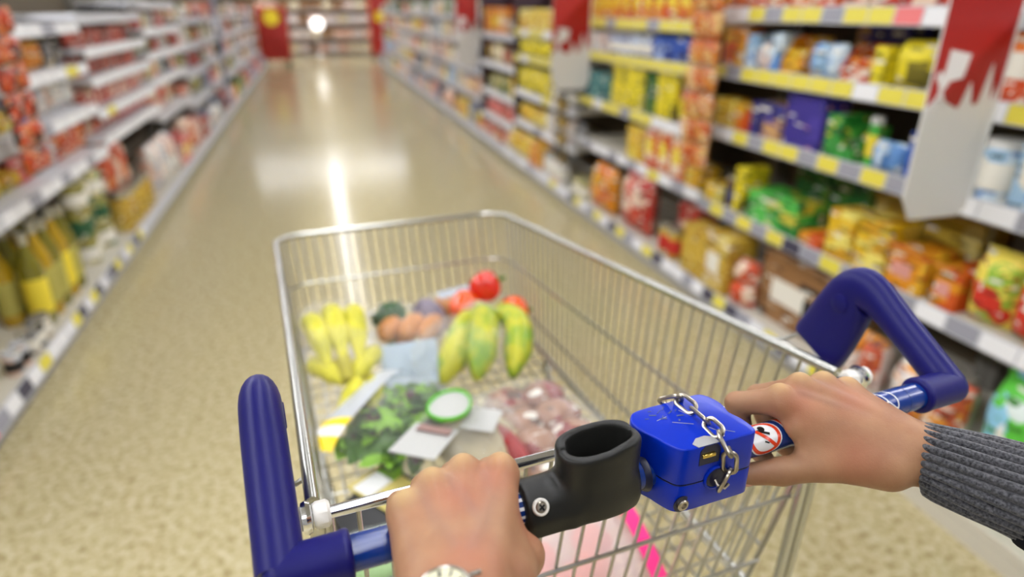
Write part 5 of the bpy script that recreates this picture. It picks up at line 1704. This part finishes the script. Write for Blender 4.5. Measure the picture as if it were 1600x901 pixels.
# greenish bananas
q = (.075, .76, fw_(.76))
t = g_thing('banana_bunch', 'fat green-yellow bananas tied at the top in a cloudy clear bag', 'fruit', q)
ST = (.128, .862, -.276)
for a_, b_, ar, r in (((.150, .880, -.290), (.120, .665, -.318), .034, .030), ((.128, .872, -.286), (.050, .668, -.312), .040, .031), ((.108, .868, -.288), (-.012, .688, -.318), .036, .029)):
    P, Rr = [], []
    for i in range(17):
        x = i / 16
        side = math.sin(PI * x) * (.040 if a_[0] > .14 else .012)
        P.append(Vector(a_).lerp(Vector(b_), x) + Vector((side, side * .2, ar * math.sin(PI * x))))
        Rr.append(r * min(1, .34 + 3.0 * x, .25 + 4.2 * (1 - x)))
    gp(MB().tube(P, Rr, 12), 'banana', M_BANG, t, q, angle=70)
gp(MB().tube([(.126, .860, -.284), (.130, .890, -.272), (.134, .906, -.270)], [.016, .012, .009], 10), 'bunch_stem', M_STEM, t, q)
q = (.06, .76, fw_(.76))
t = g_thing('plastic_bag', 'cloudy clear plastic bag twisted round the green-yellow bananas', 'bag', q)
gp(crumple((.055, .755, -.290), .108, .092, .050, rotz(.85), 21, .22), 'bag_film', M_FILM, t, q, angle=60)
gp(crumple((.120, .850, -.262), .030, .040, .018, rotz(.5), 22, .35), 'knot', M_FILM2, t, q, angle=60)

# bag of mixed leaves
q = (-.122, .600, fw_(.600))
t = g_thing('salad_bag', 'bag of mixed green and purple salad leaves with a grey and yellow band', 'salad', q)
RA = math.radians(51)
RS = rotz(RA)
cz = q[2] + .048
rg = np.random.default_rng(9)
mb = MB()
for i in range(190):
    x, y = rg.uniform(-.105, .105), rg.uniform(-.082, .052)
    hh = .036 * max(.1, 1 - (x / .12) ** 2) * max(.1, 1 - ((y + .01) / .092) ** 2)
    c = RS @ Vector((x, y, 0)) + Vector((q[0], q[1], cz + rg.uniform(-.2, 1.0) * hh))
    R = RS @ rotz(rg.uniform(0, 6.28)) @ Matrix.Rotation(rg.uniform(-.7, .7), 3, 'X') @ Matrix.Rotation(rg.uniform(-.7, .7), 3, 'Y')
    L, w_ = rg.uniform(.014, .030), rg.uniform(.007, .014)
    pts = []
    for a_, b_, z_ in ((-1, 0, 0), (-.4, -.9, .25), (.3, -1, .3), (1, 0, -.1), (.3, 1, .3), (-.4, .9, .25), (0, 0, 0)):
        pts.append(c + R @ Vector((a_ * L, b_ * w_, z_ * w_)))
    mb.add(pts, [(0, 1, 6), (1, 2, 6), (2, 3, 6), (3, 4, 6), (4, 5, 6), (5, 0, 6)], int(rg.choice([0, 0, 0, 1, 1, 2])))
lv = gp(mb, 'leaves', [M_LEAFG, M_LEAFD, M_LEAFP], t, q, angle=80)
lv['kind'] = 'stuff'
gp(MB().ball((q[0], q[1], cz - .004), (.105, .078, .024), RS, 20, 8), 'leaf_bed', M_LEAFD, t, q)
gp(crumple((q[0], q[1], cz + .002), .128, .094, .040, RS, 31, .14, 34, 18), 'bag_film', M_FILM, t, q, angle=60)
def band_strip(x0, x1, mat, name, par):
    def fn(i, j):
        x = x0 + (x1 - x0) * i; y = .040 + .052 * j
        z = .046 * max(0, 1 - (x / .135) ** 4) ** .5 * max(.05, 1 - (abs(y) / .105) ** 2.5) ** .5 + .003
        return RS @ Vector((x, y, z)) + Vector((q[0], q[1], cz))
    return gp(MB().grid(fn, 14, 6), name, mat, par, q, angle=80)
bd = band_strip(-.064, .128, M_BAND, 'printed_band', t)
band_strip(-.084, -.064, M_BYEL, 'yellow_stripe', bd); band_strip(-.106, -.084, M_BWHT, 'white_stripe', bd); band_strip(-.128, -.106, M_BYEL, 'yellow_stripe', bd)

# clear pouch with white labels
q = (-.030, .530, fw_(.53))
t = g_thing('labelled_pouch', 'clear pouch with white labels, one with a bright green oval rim, beside the salad', 'packet', q)
gp(MB().ball((.000, .520, q[2] + .036), (.075, .070, .026), rotz(.9), 18, 9), 'contents', M_MUSH, t, q)
gp(crumple((-.030, .525, q[2] + .044), .115, .080, .042, rotz(.85), 41, .2), 'bag_film', M_FILM2, t, q, angle=60)
lb = gp(MB().box((-.100, .475, q[2] + .094), (.098, .074, .002), .0006, rotz(.90) @ Matrix.Rotation(.15, 3, 'Y')), 'paper_label', M_PAPER, t, q)
gp(MB().box((-.078, .498, q[2] + .0935), (.020, .055, .0024), 0, rotz(.90) @ Matrix.Rotation(.15, 3, 'Y')), 'faded_print', M_LPRT, lb, q)
gp(MB().box((.004, .510, q[2] + .084), (.062, .056, .002), .0006, rotz(.95)), 'paper_label', M_PAPER, t, q)
ov = [(math.cos(2 * PI * k / 32) * .042 * (1 + .1 * math.cos(2 * PI * k / 32)), math.sin(2 * PI * k / 32) * .033) for k in range(32)]
RO = rotz(.95)
oc = Vector((-.040, .545, q[2] + .098))
o_ = gp(MB().add([oc + RO @ Vector((a, b, .0)) for a, b in ov] + [oc], [(i, (i + 1) % 32, 32) for i in range(32)]), 'oval_label', M_PAPER, t, q)
gp(MB().tube([oc + RO @ Vector((a * 1.05, b * 1.05, .001)) for a, b in ov], .0042, 8, closed=True, flat=.5), 'green_rim', M_GRING, o_, q)

# vacuum pack of meat
q = (.120, .520, fw_(.52))
t = g_thing('meat_pack', 'shiny film pack of mottled pink meat along the side wall of the trolley', 'meat', q)
for i in range(4):
    for j in range(2):
        gp(MB().ball((.088 + .072 * j, .415 + .066 * i, q[2] + .030), (.044, .040, .025), rotz(.12), 16, 9), 'meat_piece', M_MEAT, t, q)
gp(MB().ball((.040, .500, q[2] + .034), (.022, .072, .026), rotz(.22), 14, 9), 'red_end', M_REDM, t, q)
gp(crumple((.118, .518, q[2] + .034), .098, .150, .037, rotz(.10), 51, .12, 34, 18), 'film_wrap', M_FILM, t, q, angle=60)

# black tray
q = (-.190, .440, fw_(.44))
t = g_thing('ready_meal_tray', 'black plastic food tray with white, green and yellow sleeve near the handle', 'tray', q)
RT = rotz(.55)
def loc(x, y, z): return RT @ Vector((x, y, 0)) + Vector((q[0], q[1], q[2] + z))
gp(MB().box(loc(0, 0, .016), (.170, .120, .030), .006, RT), 'tray', M_BLACKT, t, q)
gp(MB().box(loc(.034, 0, .0335), (.070, .118, .004), .001, RT), 'sleeve', plain('straw_yellow_sleeve', (206, 190, 110), .5), t, q)
gp(MB().box(loc(.026, .030, .0362), (.048, .036, .002), 0, RT), 'white_panel', M_BWHT, t, q)
gp(MB().box(loc(.064, .030, .0362), (.026, .038, .002), 0, RT), 'green_panel', M_LEAFG, t, q)

# two flat packs between bar and handle
q = (-.205, .335, fw_(.335))
t = g_thing('lettuce_pack', 'pale green leafy pack glimpsed between the chrome bar and the handle', 'packet', q)
gp(crumple((q[0], q[1], q[2] + .030), .062, .050, .028, None, 61, .2), 'leaf_bundle', M_PGREEN, t, q)
gp(crumple((q[0], q[1], q[2] + .030), .066, .054, .031, None, 62, .2), 'film_wrap', M_FILM, t, q, angle=60)
q = (-.205, .225, fw_(.225))
t = g_thing('yoghurt_pack', 'violet and yellow printed pack low under the near hand', 'packet', q)
gp(MB().box((q[0], q[1], q[2] + .030), (.11, .12, .058), .006), 'carton', M_VIOL, t, q)
gp(MB().box((q[0] + .02, q[1] - .0605, q[2] + .032), (.040, .002, .034), 0), 'yellow_panel', M_BYEL, t, q)
gp(MB().box((q[0], q[1], q[2] + .0595), (.07, .07, .002), 0), 'white_panel', M_BWHT, t, q)

# pink striped pouch seen through the rear gate
q = (.035, .265, fw_(.265))
t = g_thing('pink_striped_pouch', 'translucent white pouch with a hot pink stripe, under the grey holder', 'packet', q)
rg = np.random.default_rng(77)
for i in range(7):
    gp(MB().ball((-.040 + .032 * (i % 5) + rg.uniform(-.008, .008), .222 + .05 * (i // 4) + rg.uniform(-.01, .01), q[2] + .026), (.030, .026, .019), rotz(rg.uniform(0, 3)), 12, 8), 'salmon_piece', M_PINKC, t, q)
gp(crumple((.030, .258, q[2] + .030), .125, .096, .034, rotz(-.05), 71, .12), 'pouch_film', film('milky_pink_film', (250, 232, 232), haze=.34, rough=.25, edge=.6), t, q, angle=60)
def stripe(i, j):
    y = .160 + .175 * i
    x = .112 + .022 * j + (y - .18) * .12
    s = 1 - ((y - .258) / .105) ** 2
    return (x, y, q[2] + .046 + .022 * max(0, s))
gp(MB().grid(stripe, 14, 3), 'pink_stripe', M_PINKS, t, q)
gp(MB().box((.070, .318, q[2] + .062), (.030, .022, .002), 0, Matrix.Rotation(-.4, 3, 'X')), 'yellow_label', M_BYEL, t, q)
